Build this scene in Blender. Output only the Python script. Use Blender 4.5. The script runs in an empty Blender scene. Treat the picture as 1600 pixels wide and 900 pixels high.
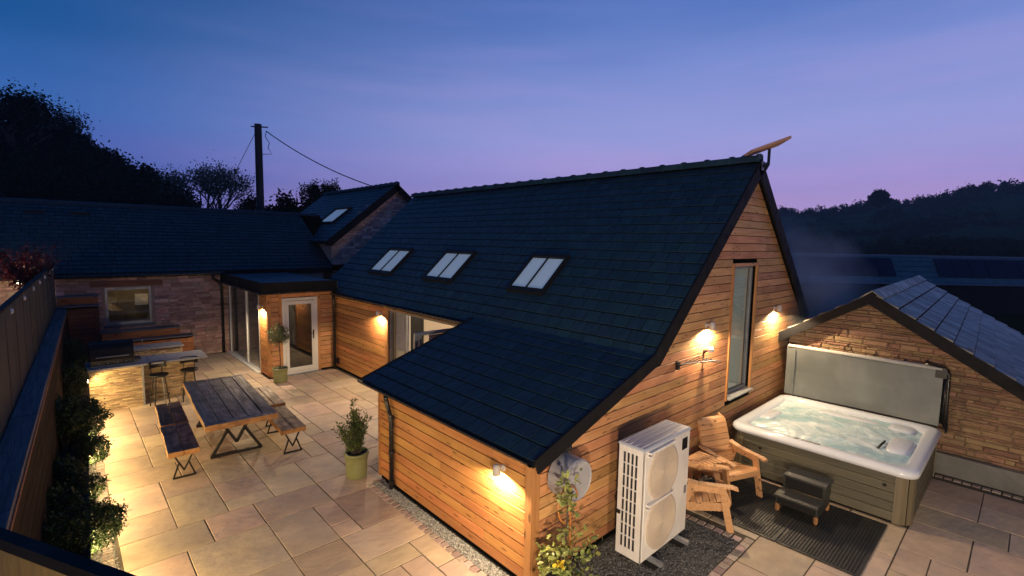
import bpy, math, random
import numpy as np
from mathutils import Vector, Matrix
PI = math.pi
random.seed(7)
NR = np.random.RandomState(11)
S = bpy.context.scene
C = S.collection

# ------------------------------------------------------------------ camera
FPX, YAW, PITCH, ROLL = 758.4, 0.7497542, 0.0952105, 0.0185837
CAM = Vector((0, 0, 3.68))
_f = Vector((math.sin(YAW)*math.cos(PITCH), math.cos(YAW)*math.cos(PITCH), -math.sin(PITCH)))
_r0 = Vector((math.cos(YAW), -math.sin(YAW), 0)); _u0 = _r0.cross(_f)
_r = _r0*math.cos(ROLL) + _u0*math.sin(ROLL); _u = -_r0*math.sin(ROLL) + _u0*math.cos(ROLL)
cd = bpy.data.cameras.new("camera"); cam = bpy.data.objects.new("camera", cd); C.objects.link(cam)
cd.sensor_width = 36; cd.lens = FPX/1600*36; cd.clip_start = 0.05; cd.clip_end = 5000
cam.matrix_world = Matrix(((_r.x, _u.x, -_f.x, CAM.x), (_r.y, _u.y, -_f.y, CAM.y), (_r.z, _u.z, -_f.z, CAM.z), (0, 0, 0, 1)))
S.camera = cam

def ray(px, py): return _f + _r*((px-800)/FPX) - _u*((py-450)/FPX)
def far(px, py, D):                       # the point seen at a photo pixel, D metres away on the ground plan
    d = ray(px, py); return CAM + d*(D/math.hypot(d.x, d.y))

# ------------------------------------------------------------------ sky (dusk, no sun above the horizon)
W = bpy.data.worlds.new("World"); S.world = W; W.use_nodes = True
nt = W.node_tree; nt.nodes.clear()
def N(t, **k):
    n = nt.nodes.new(t)
    for a, b in k.items(): setattr(n, a, b)
    return n
tc = N('ShaderNodeTexCoord'); sep = N('ShaderNodeSeparateXYZ'); nt.links.new(tc.outputs['Generated'], sep.inputs[0])
def ramp(stops):
    r = N('ShaderNodeValToRGB'); e = r.color_ramp.elements
    while len(e) < len(stops): e.new(0.5)
    for i, (p, c) in enumerate(stops): e[i].position = p; e[i].color = (*c, 1)
    return r
# sky streaks
mp = N('ShaderNodeMapping'); mp.inputs['Scale'].default_value = (1.2, 1.2, 9.0); mp.inputs['Rotation'].default_value = (0.1, -0.12, 0.0)
nt.links.new(tc.outputs['Generated'], mp.inputs[0])
nz = N('ShaderNodeTexNoise'); nz.inputs['Scale'].default_value = 1.6; nz.inputs['Detail'].default_value = 5; nt.links.new(mp.outputs[0], nz.inputs[0])
def math_(op, a, b=None, clamp=False):
    m = N('ShaderNodeMath', operation=op); m.use_clamp = clamp
    for i, v in enumerate((a, b)):
        if v is None: continue
        if isinstance(v, (int, float)): m.inputs[i].default_value = v
        else: nt.links.new(v, m.inputs[i])
    return m.outputs[0]
zz = math_('ADD', sep.outputs[2], math_('MULTIPLY', math_('SUBTRACT', nz.outputs[0], 0.5), 0.09))
away = ramp([(0.0, (.075, .09, .38)), (.10, (.050, .092, .35)), (.20, (.030, .105, .34)), (.31, (.007, .068, .23)), (.45, (.003, .045, .165)), (1.0, (.003, .036, .13))])
glow = ramp([(0.0, (.52, .32, .58)), (.05, (.44, .29, .58)), (.11, (.31, .26, .57)), (.20, (.25, .27, .56)), (.31, (.155, .21, .49)), (.42, (.060, .130, .38)), (.56, (.008, .060, .23)), (1.0, (.003, .036, .13))])
nt.links.new(zz, away.inputs[0]); nt.links.new(zz, glow.inputs[0])
az = math.radians(84)
dt = math_('ADD', math_('MULTIPLY', sep.outputs[0], math.sin(az)), math_('MULTIPLY', sep.outputs[1], math.cos(az)))
w = math_('MULTIPLY', math_('ADD', dt, -0.02), 1.12, True)
mr = N('ShaderNodeMapRange', interpolation_type='SMOOTHSTEP'); nt.links.new(w, mr.inputs[0])
mx = N('ShaderNodeMix', data_type='RGBA'); nt.links.new(mr.outputs[0], mx.inputs[0])
nt.links.new(away.outputs[0], mx.inputs[6]); nt.links.new(glow.outputs[0], mx.inputs[7])
bg = N('ShaderNodeBackground'); bg.inputs['Strength'].default_value = 1.42
wo = N('ShaderNodeOutputWorld'); 
mp2 = N('ShaderNodeMapping'); mp2.inputs['Scale'].default_value = (1.0, 1.6, 15.0); mp2.inputs['Rotation'].default_value = (0.16, -0.10, 0.0); nt.links.new(tc.outputs['Generated'], mp2.inputs[0])
nz2 = N('ShaderNodeTexNoise'); nz2.inputs['Scale'].default_value = 1.3; nz2.inputs['Detail'].default_value = 6; nz2.inputs['Roughness'].default_value = .55; nt.links.new(mp2.outputs[0], nz2.inputs[0])
mr2 = N('ShaderNodeMapRange', interpolation_type='SMOOTHSTEP'); mr2.inputs[1].default_value = .40; mr2.inputs[2].default_value = .68; nt.links.new(nz2.outputs[0], mr2.inputs[0])
band = N('ShaderNodeMapRange'); band.inputs[1].default_value = .50; band.inputs[2].default_value = .12; nt.links.new(sep.outputs[2], band.inputs[0])
cf = math_('MULTIPLY', math_('MULTIPLY', mr2.outputs[0], mr.outputs[0]), math_('MULTIPLY', band.outputs[0], .24))
mx2 = N('ShaderNodeMix', data_type='RGBA'); nt.links.new(cf, mx2.inputs[0]); nt.links.new(mx.outputs[2], mx2.inputs[6]); mx2.inputs[7].default_value = (.44, .30, .60, 1)
nt.links.new(mx2.outputs[2], bg.inputs[0]); nt.links.new(bg.outputs[0], wo.inputs[0])
S.view_settings.view_transform = 'Standard'; S.view_settings.look = 'None'
S.view_settings.exposure = 0; S.view_settings.gamma = 1; S.view_settings.use_curve_mapping = False
S.render.engine = 'CYCLES'
try:
    S.cycles.use_denoising = True; S.cycles.max_bounces = 6; S.cycles.diffuse_bounces = 3; S.cycles.glossy_bounces = 3
    S.cycles.transparent_max_bounces = 12; S.cycles.volume_bounces = 0; S.cycles.sample_clamp_indirect = 3
except Exception: pass
LAMP_COL = (1.0, .74, .44)

# ------------------------------------------------------------------ materials
MATS = {}
def lin(h):
    c = [int(h[i:i+2], 16)/255 for i in (0, 2, 4)]
    return tuple(x/12.92 if x <= .04045 else ((x+.055)/1.055)**2.4 for x in c)
class NT:
    def __init__(s, name):
        s.m = bpy.data.materials.new(name); s.m.use_nodes = True; s.t = s.m.node_tree; s.t.nodes.clear()
        s.out = s.n('ShaderNodeOutputMaterial')
    def n(s, t, **k):
        x = s.t.nodes.new(t)
        for a, b in k.items(): setattr(x, a, b)
        return x
    def l(s, a, b): s.t.links.new(a, b)
    def math(s, op, a, b=None, clamp=False):
        m = s.n('ShaderNodeMath', operation=op); m.use_clamp = clamp
        for i, v in enumerate((a, b)):
            if v is None: continue
            if isinstance(v, (int, float)): m.inputs[i].default_value = v
            else: s.l(v, m.inputs[i])
        return m.outputs[0]
    def mix(s, f, a, b, mode='MIX'):
        m = s.n('ShaderNodeMix', data_type='RGBA', blend_type=mode)
        for i, v in ((0, f), (6, a), (7, b)):
            if isinstance(v, (int, float)): m.inputs[i].default_value = v
            elif isinstance(v, tuple): m.inputs[i].default_value = (*v, 1)
            else: s.l(v, m.inputs[i])
        return m.outputs[2]
    def rng(s, v, a, b, c=0., d=1.):
        m = s.n('ShaderNodeMapRange'); s.l(v, m.inputs[0])
        for i, q in zip((1, 2, 3, 4), (a, b, c, d)): m.inputs[i].default_value = q
        return m.outputs[0]
def mat(name, c1, c2=None, scale=(6, 6, 6), detail=5, rough=.7, bump=.3, bscale=None, rnd=.2, hue=0., metal=0., spec=.5,
        knots=None, c3=None, c3f=.5, c3s=1.5, coat=0., rvar=0.15, emit=None, island=True, transl=0.):
    if name in MATS: return MATS[name]
    g = NT(name); c2 = c2 or tuple(x*.7 for x in c1)
    tc = g.n('ShaderNodeTexCoord'); oi = g.n('ShaderNodeObjectInfo')
    r = oi.outputs['Random']
    if island:
        ge = g.n('ShaderNodeNewGeometry'); r = g.math('FRACT', g.math('ADD', r, ge.outputs['Random Per Island']))
    off = g.n('ShaderNodeVectorMath', operation='SCALE'); off.inputs[0].default_value = (37., 91., 53.); g.l(r, off.inputs['Scale'])
    ad = g.n('ShaderNodeVectorMath', operation='ADD'); g.l(tc.outputs['Object'], ad.inputs[0]); g.l(off.outputs[0], ad.inputs[1])
    mp = g.n('ShaderNodeMapping'); mp.inputs['Scale'].default_value = scale; g.l(ad.outputs[0], mp.inputs[0])
    nz = g.n('ShaderNodeTexNoise'); nz.inputs['Scale'].default_value = 1; nz.inputs['Detail'].default_value = detail; nz.inputs['Roughness'].default_value = .62
    g.l(mp.outputs[0], nz.inputs[0])
    col = g.mix(g.rng(nz.outputs[0], .3, .7), c1, c2)
    if c3:
        n3 = g.n('ShaderNodeTexNoise'); n3.inputs['Scale'].default_value = c3s; n3.inputs['Detail'].default_value = 4; g.l(ad.outputs[0], n3.inputs[0])
        col = g.mix(g.math('MULTIPLY', g.rng(n3.outputs[0], .45, .62), c3f), col, c3)
    if knots:
        vm = g.n('ShaderNodeMapping'); vm.inputs['Scale'].default_value = knots; g.l(ad.outputs[0], vm.inputs[0])
        vo = g.n('ShaderNodeTexVoronoi'); vo.inputs['Scale'].default_value = 1; g.l(vm.outputs[0], vo.inputs[0])
        col = g.mix(g.rng(vo.outputs['Distance'], .10, .21, .82, 0.), col, tuple(x*.18 for x in c2))
    v = g.math('ADD', g.math('MULTIPLY', r, rnd*2), 1-rnd)
    hs = g.n('ShaderNodeHueSaturation'); g.l(v, hs.inputs['Value']); g.l(col, hs.inputs['Color'])
    if hue:
        r2 = g.math('FRACT', g.math('MULTIPLY', r, 7.31)); g.l(g.math('ADD', g.math('MULTIPLY', r2, hue*2), .5-hue), hs.inputs['Hue'])
    b = g.n('ShaderNodeBsdfPrincipled'); g.l(hs.outputs[0], b.inputs['Base Color'])
    b.inputs['Metallic'].default_value = metal; b.inputs['Specular IOR Level'].default_value = spec; b.inputs['Coat Weight'].default_value = coat
    g.l(g.rng(nz.outputs[0], .25, .75, max(.03, rough-rvar), min(1, rough+rvar)), b.inputs['Roughness'])
    if bump:
        bn = g.n('ShaderNodeTexNoise'); bn.inputs['Scale'].default_value = 1; bn.inputs['Detail'].default_value = 6
        bm = g.n('ShaderNodeMapping'); bm.inputs['Scale'].default_value = bscale or tuple(x*3 for x in scale); g.l(ad.outputs[0], bm.inputs[0]); g.l(bm.outputs[0], bn.inputs[0])
        bu = g.n('ShaderNodeBump'); bu.inputs['Strength'].default_value = bump; bu.inputs['Distance'].default_value = .02
        g.l(bn.outputs[0], bu.inputs['Height']); g.l(bu.outputs[0], b.inputs['Normal'])
    if emit:
        b.inputs['Emission Color'].default_value = (*emit[0], 1); b.inputs['Emission Strength'].default_value = emit[1]
    if transl:
        tr = g.n('ShaderNodeBsdfTranslucent'); g.l(hs.outputs[0], tr.inputs[0]); ms = g.n('ShaderNodeMixShader'); ms.inputs[0].default_value = transl
        g.l(b.outputs[0], ms.inputs[1]); g.l(tr.outputs[0], ms.inputs[2]); g.l(ms.outputs[0], g.out.inputs[0])
    else: g.l(b.outputs[0], g.out.inputs[0])
    MATS[name] = g.m; return g.m
def glass(name, tint=(1, 1, 1), refl=.12, rough=.02):
    if name in MATS: return MATS[name]
    g = NT(name); t = g.n('ShaderNodeBsdfTransparent'); t.inputs[0].default_value = (*tint, 1)
    gl = g.n('ShaderNodeBsdfGlossy'); gl.inputs['Roughness'].default_value = rough
    fr = g.n('ShaderNodeFresnel'); fr.inputs[0].default_value = 1.5
    m = g.n('ShaderNodeMixShader'); ge = g.n('ShaderNodeNewGeometry'); g.l(g.math('MULTIPLY', g.math('ADD', fr.outputs[0], refl, True), g.math('SUBTRACT', 1.0, ge.outputs['Backfacing'])), m.inputs[0])
    g.l(t.outputs[0], m.inputs[1]); g.l(gl.outputs[0], m.inputs[2]); g.l(m.outputs[0], g.out.inputs[0])
    MATS[name] = g.m; return g.m

cedar_a, cedar_b = (.60, .29, .095), (.44, .175, .048)
M_cladX = mat('cedar_cladding_x', (.62, .335, .15), (.44, .20, .075), (1.4, 30, 34), 6, .62, .25, (5, 80, 80), .24, .012, knots=(3.4, 4, 17), c3=(.36, .155, .055), c3f=.6, c3s=1.3)
M_cladY = mat('cedar_cladding_y', cedar_a, cedar_b, (30, 1.4, 34), 6, .62, .25, (80, 5, 80), .24, .012, knots=(4, 3.1, 15), c3=(.34, .13, .04), c3f=.5, c3s=.9)
M_cladZ = mat('cedar_trim', (.50, .24, .08), (.38, .16, .05), (30, 30, 1.6), 5, .6, .25, (80, 80, 5), .1, knots=(9, 9, 3), c3=None)
M_darkwoodX = mat('stained_timber_x', (.17, .055, .022), (.08, .026, .014), (1.6, 26, 26), 5, .6, .3, (5, 80, 80), .35)
M_darkwoodY = mat('stained_timber_y', (.06, .028, .016), (.03, .014, .010), (26, 1.6, 26), 5, .6, .3, (80, 5, 80), .3)
M_orangeX = mat('orange_timber_x', (.40, .15, .045), (.26, .085, .025), (1.6, 26, 26), 5, .6, .3, (5, 80, 80), .2, knots=(3, 5, 9))
M_sleeper = mat('grey_sleeper', (.11, .12, .14), (.055, .06, .075), (24, 1.5, 24), 5, .55, .35, (80, 5, 80), .2)
M_sleeperX = mat('grey_sleeper_x', (.13, .13, .15), (.06, .065, .08), (1.5, 24, 24), 5, .55, .35, (5, 80, 80), .2)
M_black = mat('black_plastic', (.012, .012, .013), (.008, .008, .009), rough=.28, bump=.02, rnd=.05)
M_blackmatte = mat('black_matte', (.012, .011, .011), (.008, .007, .007), spec=.25, rough=.6, bump=.1, rnd=.05)
M_void = mat('dark_lining', (.004, .004, .004), (.003, .003, .003), rough=1, bump=0, rnd=0, spec=.0)
M_slate = mat('slate', (.015, .042, .060), (.008, .026, .039), (9, 9, 9), 6, .50, .35, (40, 40, 40), .17, .02, spec=.30, rvar=.14, c3=(.022, .05, .068), c3f=.5, c3s=2.2)
M_slateback = mat('slate_old_building', (.012, .034, .050), (.007, .022, .034), (9, 9, 9), 6, .6, .35, (40, 40, 40), .16, .02, spec=.35)
M_slateold = mat('slate_pale', (.60, .56, .42), (.15, .15, .125), (6, 2.5, 2.5), 6, .5, .4, (60, 12, 12), .35, .02, spec=.55, c3=(.02, .03, .04), c3f=.6, c3s=5)
M_lead = mat('roof_membrane', (.045, .06, .08), (.03, .042, .055), (2, 2, 2), 4, .4, .1, None, .05)
M_barge = mat('barge_board', (.012, .011, .012), (.008, .008, .009), spec=.1, rough=.6, bump=.1, rnd=.1)
M_white = mat('white_upvc', (.72, .72, .70), (.66, .66, .64), (3, 3, 3), 3, .35, .03, None, .03)
M_acwhite = mat('painted_metal_ivory', (.80, .78, .74), (.75, .73, .69), (5, 5, 5), 5, .35, .04, None, .0, c3=(.5, .46, .4), c3f=.25, c3s=3)
M_beige = mat('beige_fan_guard', (.60, .51, .41), (.55, .47, .37), (4, 4, 40), 3, .5, .25, (3, 3, 200), .0)
M_grey = mat('grey_metal', (.28, .29, .31), (.2, .21, .23), rough=.4, bump=.05, rnd=.05, metal=.3)
M_slot = mat('coil_dark', (.012, .014, .016), (.02, .02, .022), (120, 120, 120), 2, .5, .3, None, 0)
M_tubshell = mat('acrylic_shell', (.74, .79, .86), (.68, .74, .82), (2.5, 2.5, 2.5), 4, .12, .015, None, 0, coat=.3, rvar=.05)
M_tubpanel = mat('tub_cabinet', (.115, .105, .070), (.075, .070, .048), (20, 1.4, 20), 5, .6, .35, (90, 5, 90), .1)
M_tubpost = mat('tub_corner_panel', (.17, .14, .085), (.12, .10, .065), (30, 30, 1.2), 4, .55, .2, (90, 90, 4), .05)
M_cover = mat('cover_vinyl', (.19, .21, .205), (.15, .165, .16), (1.6, 2.5, 1.2), 5, .5, .2, (8, 8, 8), .03, c3=(.10, .11, .11), c3f=.5, c3s=1.8)
M_rust = mat('weathered_table_wood', (.42, .33, .26), (.13, .10, .082), (20, 1.5, 10), 7, .5, .5, (70, 4, 30), .3, .012, c3=(.07, .05, .042), c3f=.6, c3s=4.5, spec=.25)
M_benchwood = mat('bench_wood', (.40, .25, .15), (.14, .08, .05), (20, 1.5, 10), 7, .5, .5, (70, 4, 30), .25, .012, c3=(.035, .02, .018), c3f=.7, c3s=5, spec=.25)
M_edge = mat('sawn_edge_wood', (.48, .25, .085), (.30, .13, .04), (8, 2, 26), 6, .6, .5, (30, 6, 60), .1, c3=(.12, .05, .02), c3f=.6, c3s=5)
M_chair = mat('pine_chair', (.64, .37, .18), (.50, .25, .10), (1.8, 24, 24), 5, .55, .2, (6, 70, 70), .15, knots=(5, 9, 9))
M_stonebar = mat('bar_top_stone', (.30, .30, .31), (.22, .22, .235), (5, 5, 5), 6, .45, .1, None, .08, c3=(.16, .16, .18), c3f=.3, c3s=2)
M_stack = mat('split_face_stone', (.50, .38, .24), (.34, .245, .15), (14, 14, 30), 6, .85, .8, (50, 50, 80), .42, .02)
M_wallstone = mat('rubble_sandstone', (.52, .33, .27), (.30, .18, .155), (9, 9, 22), 6, .9, .9, (28, 28, 50), .38, .022, c3=(.58, .48, .42), c3f=.4, c3s=3)
M_wallstone2 = mat('rubble_brown_stone', (.36, .22, .13), (.22, .135, .08), (9, 9, 24), 6, .9, 1., (28, 28, 60), .24, .02, c3=(.36, .24, .14), c3f=.4, c3s=3)
M_mortar = mat('lime_mortar', (.38, .27, .22), (.26, .185, .155), (12, 12, 12), 6, .95, .8, (40, 40, 40), 0, island=False)
M_mortar2 = mat('earth_mortar', (.26, .17, .10), (.16, .105, .065), (12, 12, 12), 6, .95, .8, (40, 40, 40), 0, island=False)
M_render = mat('cement_render', (.20, .20, .19), (.14, .14, .135), (3, 3, 3), 6, .85, .3, None, 0)
M_slab = mat('sandstone_slab', (.62, .48, .34), (.45, .345, .25), (2.2, 3.4, 2.2), 9, .62, .75, (6, 10, 6), .20, .018, c3=(.36, .30, .27), c3f=.5, c3s=1.7, spec=.45, rvar=.16)
M_joint = mat('slab_joint', (.10, .085, .06), (.055, .046, .034), (20, 20, 20), 4, .95, .4, None, 0, island=False)
M_cobble = mat('cobble_stone', (.48, .38, .33), (.32, .25, .22), (9, 9, 9), 5, .75, .5, None, .3, .04)
M_gravel = mat('grey_gravel', (.38, .38, .36), (.18, .18, .17), (30, 30, 30), 3, .8, .3, None, .55, .02)
M_soil = mat('planter_soil', (.03, .022, .015), (.015, .011, .008), (20, 20, 20), 5, .95, .8, None, 0)
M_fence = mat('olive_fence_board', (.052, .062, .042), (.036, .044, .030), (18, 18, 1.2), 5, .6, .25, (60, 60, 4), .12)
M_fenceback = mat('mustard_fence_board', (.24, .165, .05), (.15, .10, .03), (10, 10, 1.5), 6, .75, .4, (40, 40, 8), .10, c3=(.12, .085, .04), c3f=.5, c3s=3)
M_potgreen = mat('olive_glazed_pot', (.20, .21, .085), (.16, .17, .07), (5, 5, 9), 5, .4, .15, None, .05, c3=(.26, .26, .13), c3f=.3, c3s=6)
M_green2 = mat('green_plastic_pot', (.16, .22, .15), (.13, .18, .12), rough=.45, bump=.05, rnd=.05)
M_steel = mat('black_steel', (.014, .013, .012), (.010, .009, .009), rough=.5, bump=.1, rnd=.05, spec=.3)
M_ground = mat('field_grass', (.020, .030, .014), (.012, .018, .010), (.08, .08, .08), 8, .95, .3, (.5, .5, .5), 0, island=False, spec=0)
M_hill = mat('hill_pasture', (.022, .055, .030), (.010, .028, .016), (.02, .02, .02), 8, .95, .3, (.3, .3, .3), 0, island=False, spec=0)
M_bark = mat('bark', (.07, .055, .045), (.035, .028, .022), (4, 4, 1), 5, .9, .6, None, .1)
M_leafdark = mat('leaf_dark', (.030, .045, .018), (.018, .028, .012), rough=.6, bump=0, rnd=.5, hue=.02, transl=.25)
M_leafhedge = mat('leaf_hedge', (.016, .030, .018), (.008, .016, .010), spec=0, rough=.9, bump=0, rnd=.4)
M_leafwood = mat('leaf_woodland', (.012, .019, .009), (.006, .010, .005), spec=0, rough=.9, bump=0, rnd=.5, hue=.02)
M_leafpale = mat('leaf_pale', (.10, .11, .075), (.04, .045, .028), rough=.7, bump=0, rnd=.4)
M_leafbox = mat('leaf_box', (.030, .060, .016), (.018, .038, .010), rough=.45, bump=0, rnd=.5, hue=.02, transl=.25)
M_leafbay = mat('leaf_bay', (.15, .20, .055), (.08, .12, .03), rough=.4, bump=0, rnd=.5, hue=.025, transl=.3)
M_leafolive = mat('leaf_olive', (.12, .15, .07), (.07, .10, .045), rough=.45, bump=0, rnd=.4, hue=.02, transl=.3)
M_leafvar = mat('leaf_variegated', (.46, .46, .14), (.14, .22, .05), (45, 45, 45), 2, .4, 0, None, .4, .02, transl=.3)
M_leafred = mat('leaf_acer_red', (.12, .012, .010), (.05, .006, .006), rough=.5, bump=0, rnd=.5, transl=.35)
M_leafyel = mat('petal_yellow', (.75, .60, .04), (.65, .45, .03), rough=.5, bump=0, rnd=.2, transl=.3)
M_hoop = mat('orange_cane', (.55, .22, .04), (.42, .15, .03), rough=.5, bump=.05, rnd=.05)
M_solar = mat('solar_glass', (.005, .014, .05), (.004, .011, .04), rough=.35, bump=0, rnd=.08, spec=.15)
M_drum = mat('hose_reel_shell', (.36, .36, .38), (.30, .30, .32), rough=.4, bump=.03, rnd=.03)
M_lampbody = mat('lamp_body', (.55, .52, .48), (.48, .45, .41), rough=.4, bump=.02, rnd=.02)
M_bulb = mat('lamp_diffuser', (1, .8, .5), (1, .8, .5), bump=0, rnd=0, emit=((1, .74, .42), 26))
M_interior = mat('room_plaster', (.62, .54, .44), (.58, .50, .41), rough=.9, bump=.05, rnd=0)
M_glowblind = mat('glowing_roller_blind', (.34, .38, .33), (.26, .30, .27), (3, 3, .7), 4, .8, .1, None, 0, emit=((.5, .55, .45), .10))  # blind given a faint glow of its own, though no lamp
M_skyreflect = mat('skylight_sky_reflection', (.62, .66, .72), (.56, .60, .66), (3, 3, 3), 4, .8, .05, None, 0, emit=((.55, .68, .80), .22))  # bluish emission stands in for sky reflected in the rooflight panes
M_glassclear = glass('clear_glass', (.96, .97, .97), .07)
M_glassdark = glass('dark_glass', (.55, .57, .56), .10)
M_rubber = mat('ribbed_rubber', (.022, .022, .022), (.014, .014, .014), rough=.55, bump=.15, rnd=.1)
M_stepplastic = mat('step_plastic', (.035, .037, .037), (.024, .026, .026), (40, 40, 40), 3, .4, .3, None, .05)
M_blue = mat('blue_plastic', (.02, .28, .50), (.02, .22, .42), rough=.4, bump=0, rnd=0)
M_towel = mat('white_cloth', (.6, .58, .52), (.5, .48, .44), rough=.9, bump=.4, rnd=0)
M_whiteboard = mat('white_bench_paint', (.75, .72, .66), (.68, .65, .6), rough=.5, bump=.05, rnd=.03)

# tub water: clear turquoise with foam
g = NT('tub_water'); tcn = g.n('ShaderNodeTexCoord')
n1 = g.n('ShaderNodeTexNoise'); n1.inputs['Scale'].default_value = 1.9; n1.inputs['Detail'].default_value = 7; n1.inputs['Roughness'].default_value = .55; n1.inputs['Distortion'].default_value = .7
n2 = g.n('ShaderNodeTexNoise'); n2.inputs['Scale'].default_value = 16; n2.inputs['Detail'].default_value = 6
g.l(tcn.outputs['Object'], n1.inputs[0]); g.l(tcn.outputs['Object'], n2.inputs[0])
foam = g.rng(g.math('ADD', n1.outputs[0], g.math('MULTIPLY', n2.outputs[0], .22)), .50, .78)
colw = g.mix(foam, (.42, .66, .73), (.78, .89, .92))
b = g.n('ShaderNodeBsdfPrincipled'); g.l(colw, b.inputs['Base Color']); g.l(g.rng(foam, 0, 1, .05, .5), b.inputs['Roughness'])
bu = g.n('ShaderNodeBump'); bu.inputs['Strength'].default_value = .45; bu.inputs['Distance'].default_value = .03
g.l(g.math('ADD', n1.outputs[0], g.math('MULTIPLY', n2.outputs[0], .3)), bu.inputs['Height']); g.l(bu.outputs[0], b.inputs['Normal']); g.l(b.outputs[0], g.out.inputs[0])
M_water = g.m

# ------------------------------------------------------------------ object helpers
TH = {}
def thing(name, label, cat, loc=(0, 0, 0), rz=0, group=None, kind=None):
    o = bpy.data.objects.new(name, None); C.objects.link(o); o.empty_display_size = .2
    o.location = loc; o.rotation_euler = (0, 0, rz)
    if label: o['label'] = label
    if cat: o['category'] = cat
    if group: o['group'] = group
    if kind: o['kind'] = kind
    TH[o.name] = Matrix.Translation(loc) @ Matrix.Rotation(rz, 4, 'Z')
    return o
def tag(o, label, cat, group=None):
    o['label'] = label; o['category'] = cat
    if group: o['group'] = group
    return o
def link(o, parent=None, world=True):
    C.objects.link(o)
    if parent is not None:
        o.parent = parent
        if world and parent.name in TH: o.matrix_parent_inverse = TH[parent.name].inverted()
    return o
class MB:
    def __init__(s): s.v = []; s.f = []
    def add(s, vs, fs):
        b = len(s.v); s.v += [tuple(v) for v in vs]; s.f += [tuple(b+i for i in f) for f in fs]; return s
    def hexa(s, p):  # p: 4 bottom ccw, 4 top ccw
        return s.add(p, [(3, 2, 1, 0), (4, 5, 6, 7), (0, 1, 5, 4), (1, 2, 6, 5), (2, 3, 7, 6), (3, 0, 4, 7)])
    def box(s, x0, y0, z0, x1, y1, z1):
        return s.hexa([(x0, y0, z0), (x1, y0, z0), (x1, y1, z0), (x0, y1, z0), (x0, y0, z1), (x1, y0, z1), (x1, y1, z1), (x0, y1, z1)])
    def cbox(s, x0, y0, z0, x1, y1, z1, c=.008):      # box with chamfered top edges
        zc = z1-c
        return s.add([(x0, y0, z0), (x1, y0, z0), (x1, y1, z0), (x0, y1, z0), (x0, y0, zc), (x1, y0, zc), (x1, y1, zc), (x0, y1, zc),
                      (x0+c, y0+c, z1), (x1-c, y0+c, z1), (x1-c, y1-c, z1), (x0+c, y1-c, z1)],
                     [(3, 2, 1, 0), (0, 1, 5, 4), (1, 2, 6, 5), (2, 3, 7, 6), (3, 0, 4, 7), (4, 5, 9, 8), (5, 6, 10, 9), (6, 7, 11, 10), (7, 4, 8, 11), (8, 9, 10, 11)])
    def bar(s, a, b, w, h=None, up=(0, 0, 1)):        # square bar between two points
        a = Vector(a); b = Vector(b); d = (b-a).normalized(); h = h or w; up = Vector(up)
        if abs(d.dot(up)) > .98: up = Vector((1, 0, 0))
        r = d.cross(up).normalized()*(w/2); u = r.cross(d).normalized()*(h/2)
        return s.hexa([a-r-u, a+r-u, b+r-u, b-r-u, a-r+u, a+r+u, b+r+u, b-r+u])
    def tube(s, pts, r, n=8, cap=True):
        pts = [Vector(p) for p in pts]; rr = r if isinstance(r, (list, tuple)) else [r]*len(pts); base = len(s.v)
        prev = None
        for i, p in enumerate(pts):
            d = (pts[min(i+1, len(pts)-1)]-pts[max(i-1, 0)]).normalized()
            if prev is None:
                a = Vector((0, 0, 1)) if abs(d.z) < .9 else Vector((1, 0, 0)); x = d.cross(a).normalized()
            else: x = (prev-d*prev.dot(d)).normalized()
            prev = x; y = d.cross(x)
            for k in range(n):
                t = 2*PI*k/n; s.v.append(tuple(p+(x*math.cos(t)+y*math.sin(t))*rr[i]))
        for i in range(len(pts)-1):
            for k in range(n):
                a = base+i*n+k; b = base+i*n+(k+1) % n; s.f.append((a, b, b+n, a+n))
        if cap:
            s.f.append(tuple(base+k for k in range(n))[::-1]); e = base+(len(pts)-1)*n; s.f.append(tuple(e+k for k in range(n)))
        return s
    def lathe(s, prof, c=(0, 0, 0), n=24, axis='Z'):  # prof: (r, h)
        base = len(s.v)
        for r, h in prof:
            for k in range(n):
                t = 2*PI*k/n; a, b = r*math.cos(t), r*math.sin(t)
                p = (a, b, h) if axis == 'Z' else ((a, -h, b) if axis == 'Y' else (h, a, b))
                s.v.append((c[0]+p[0], c[1]+p[1], c[2]+p[2]))
        for i in range(len(prof)-1):
            for k in range(n):
                a = base+i*n+k; b = base+i*n+(k+1) % n; s.f.append((a, b, b+n, a+n))
        s.f.append(tuple(base+k for k in range(n))[::-1]); e = base+(len(prof)-1)*n; s.f.append(tuple(e+k for k in range(n)))
        return s
    def fr(s, F, u0, u1, v0, v1, n0, n1, c=0.):       # box in a frame F=(O,U,V,N), front face chamfered
        O, U, V, Nn = F; P = lambda u, v, n: O+U*u+V*v+Nn*n
        if c <= 0: return s.hexa([P(u0, v0, n0), P(u1, v0, n0), P(u1, v1, n0), P(u0, v1, n0), P(u0, v0, n1), P(u1, v0, n1), P(u1, v1, n1), P(u0, v1, n1)])
        return s.quadpiece(F, [(u0, v0), (u1, v0), (u1, v1), (u0, v1)], n0, n1, c)
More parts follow.
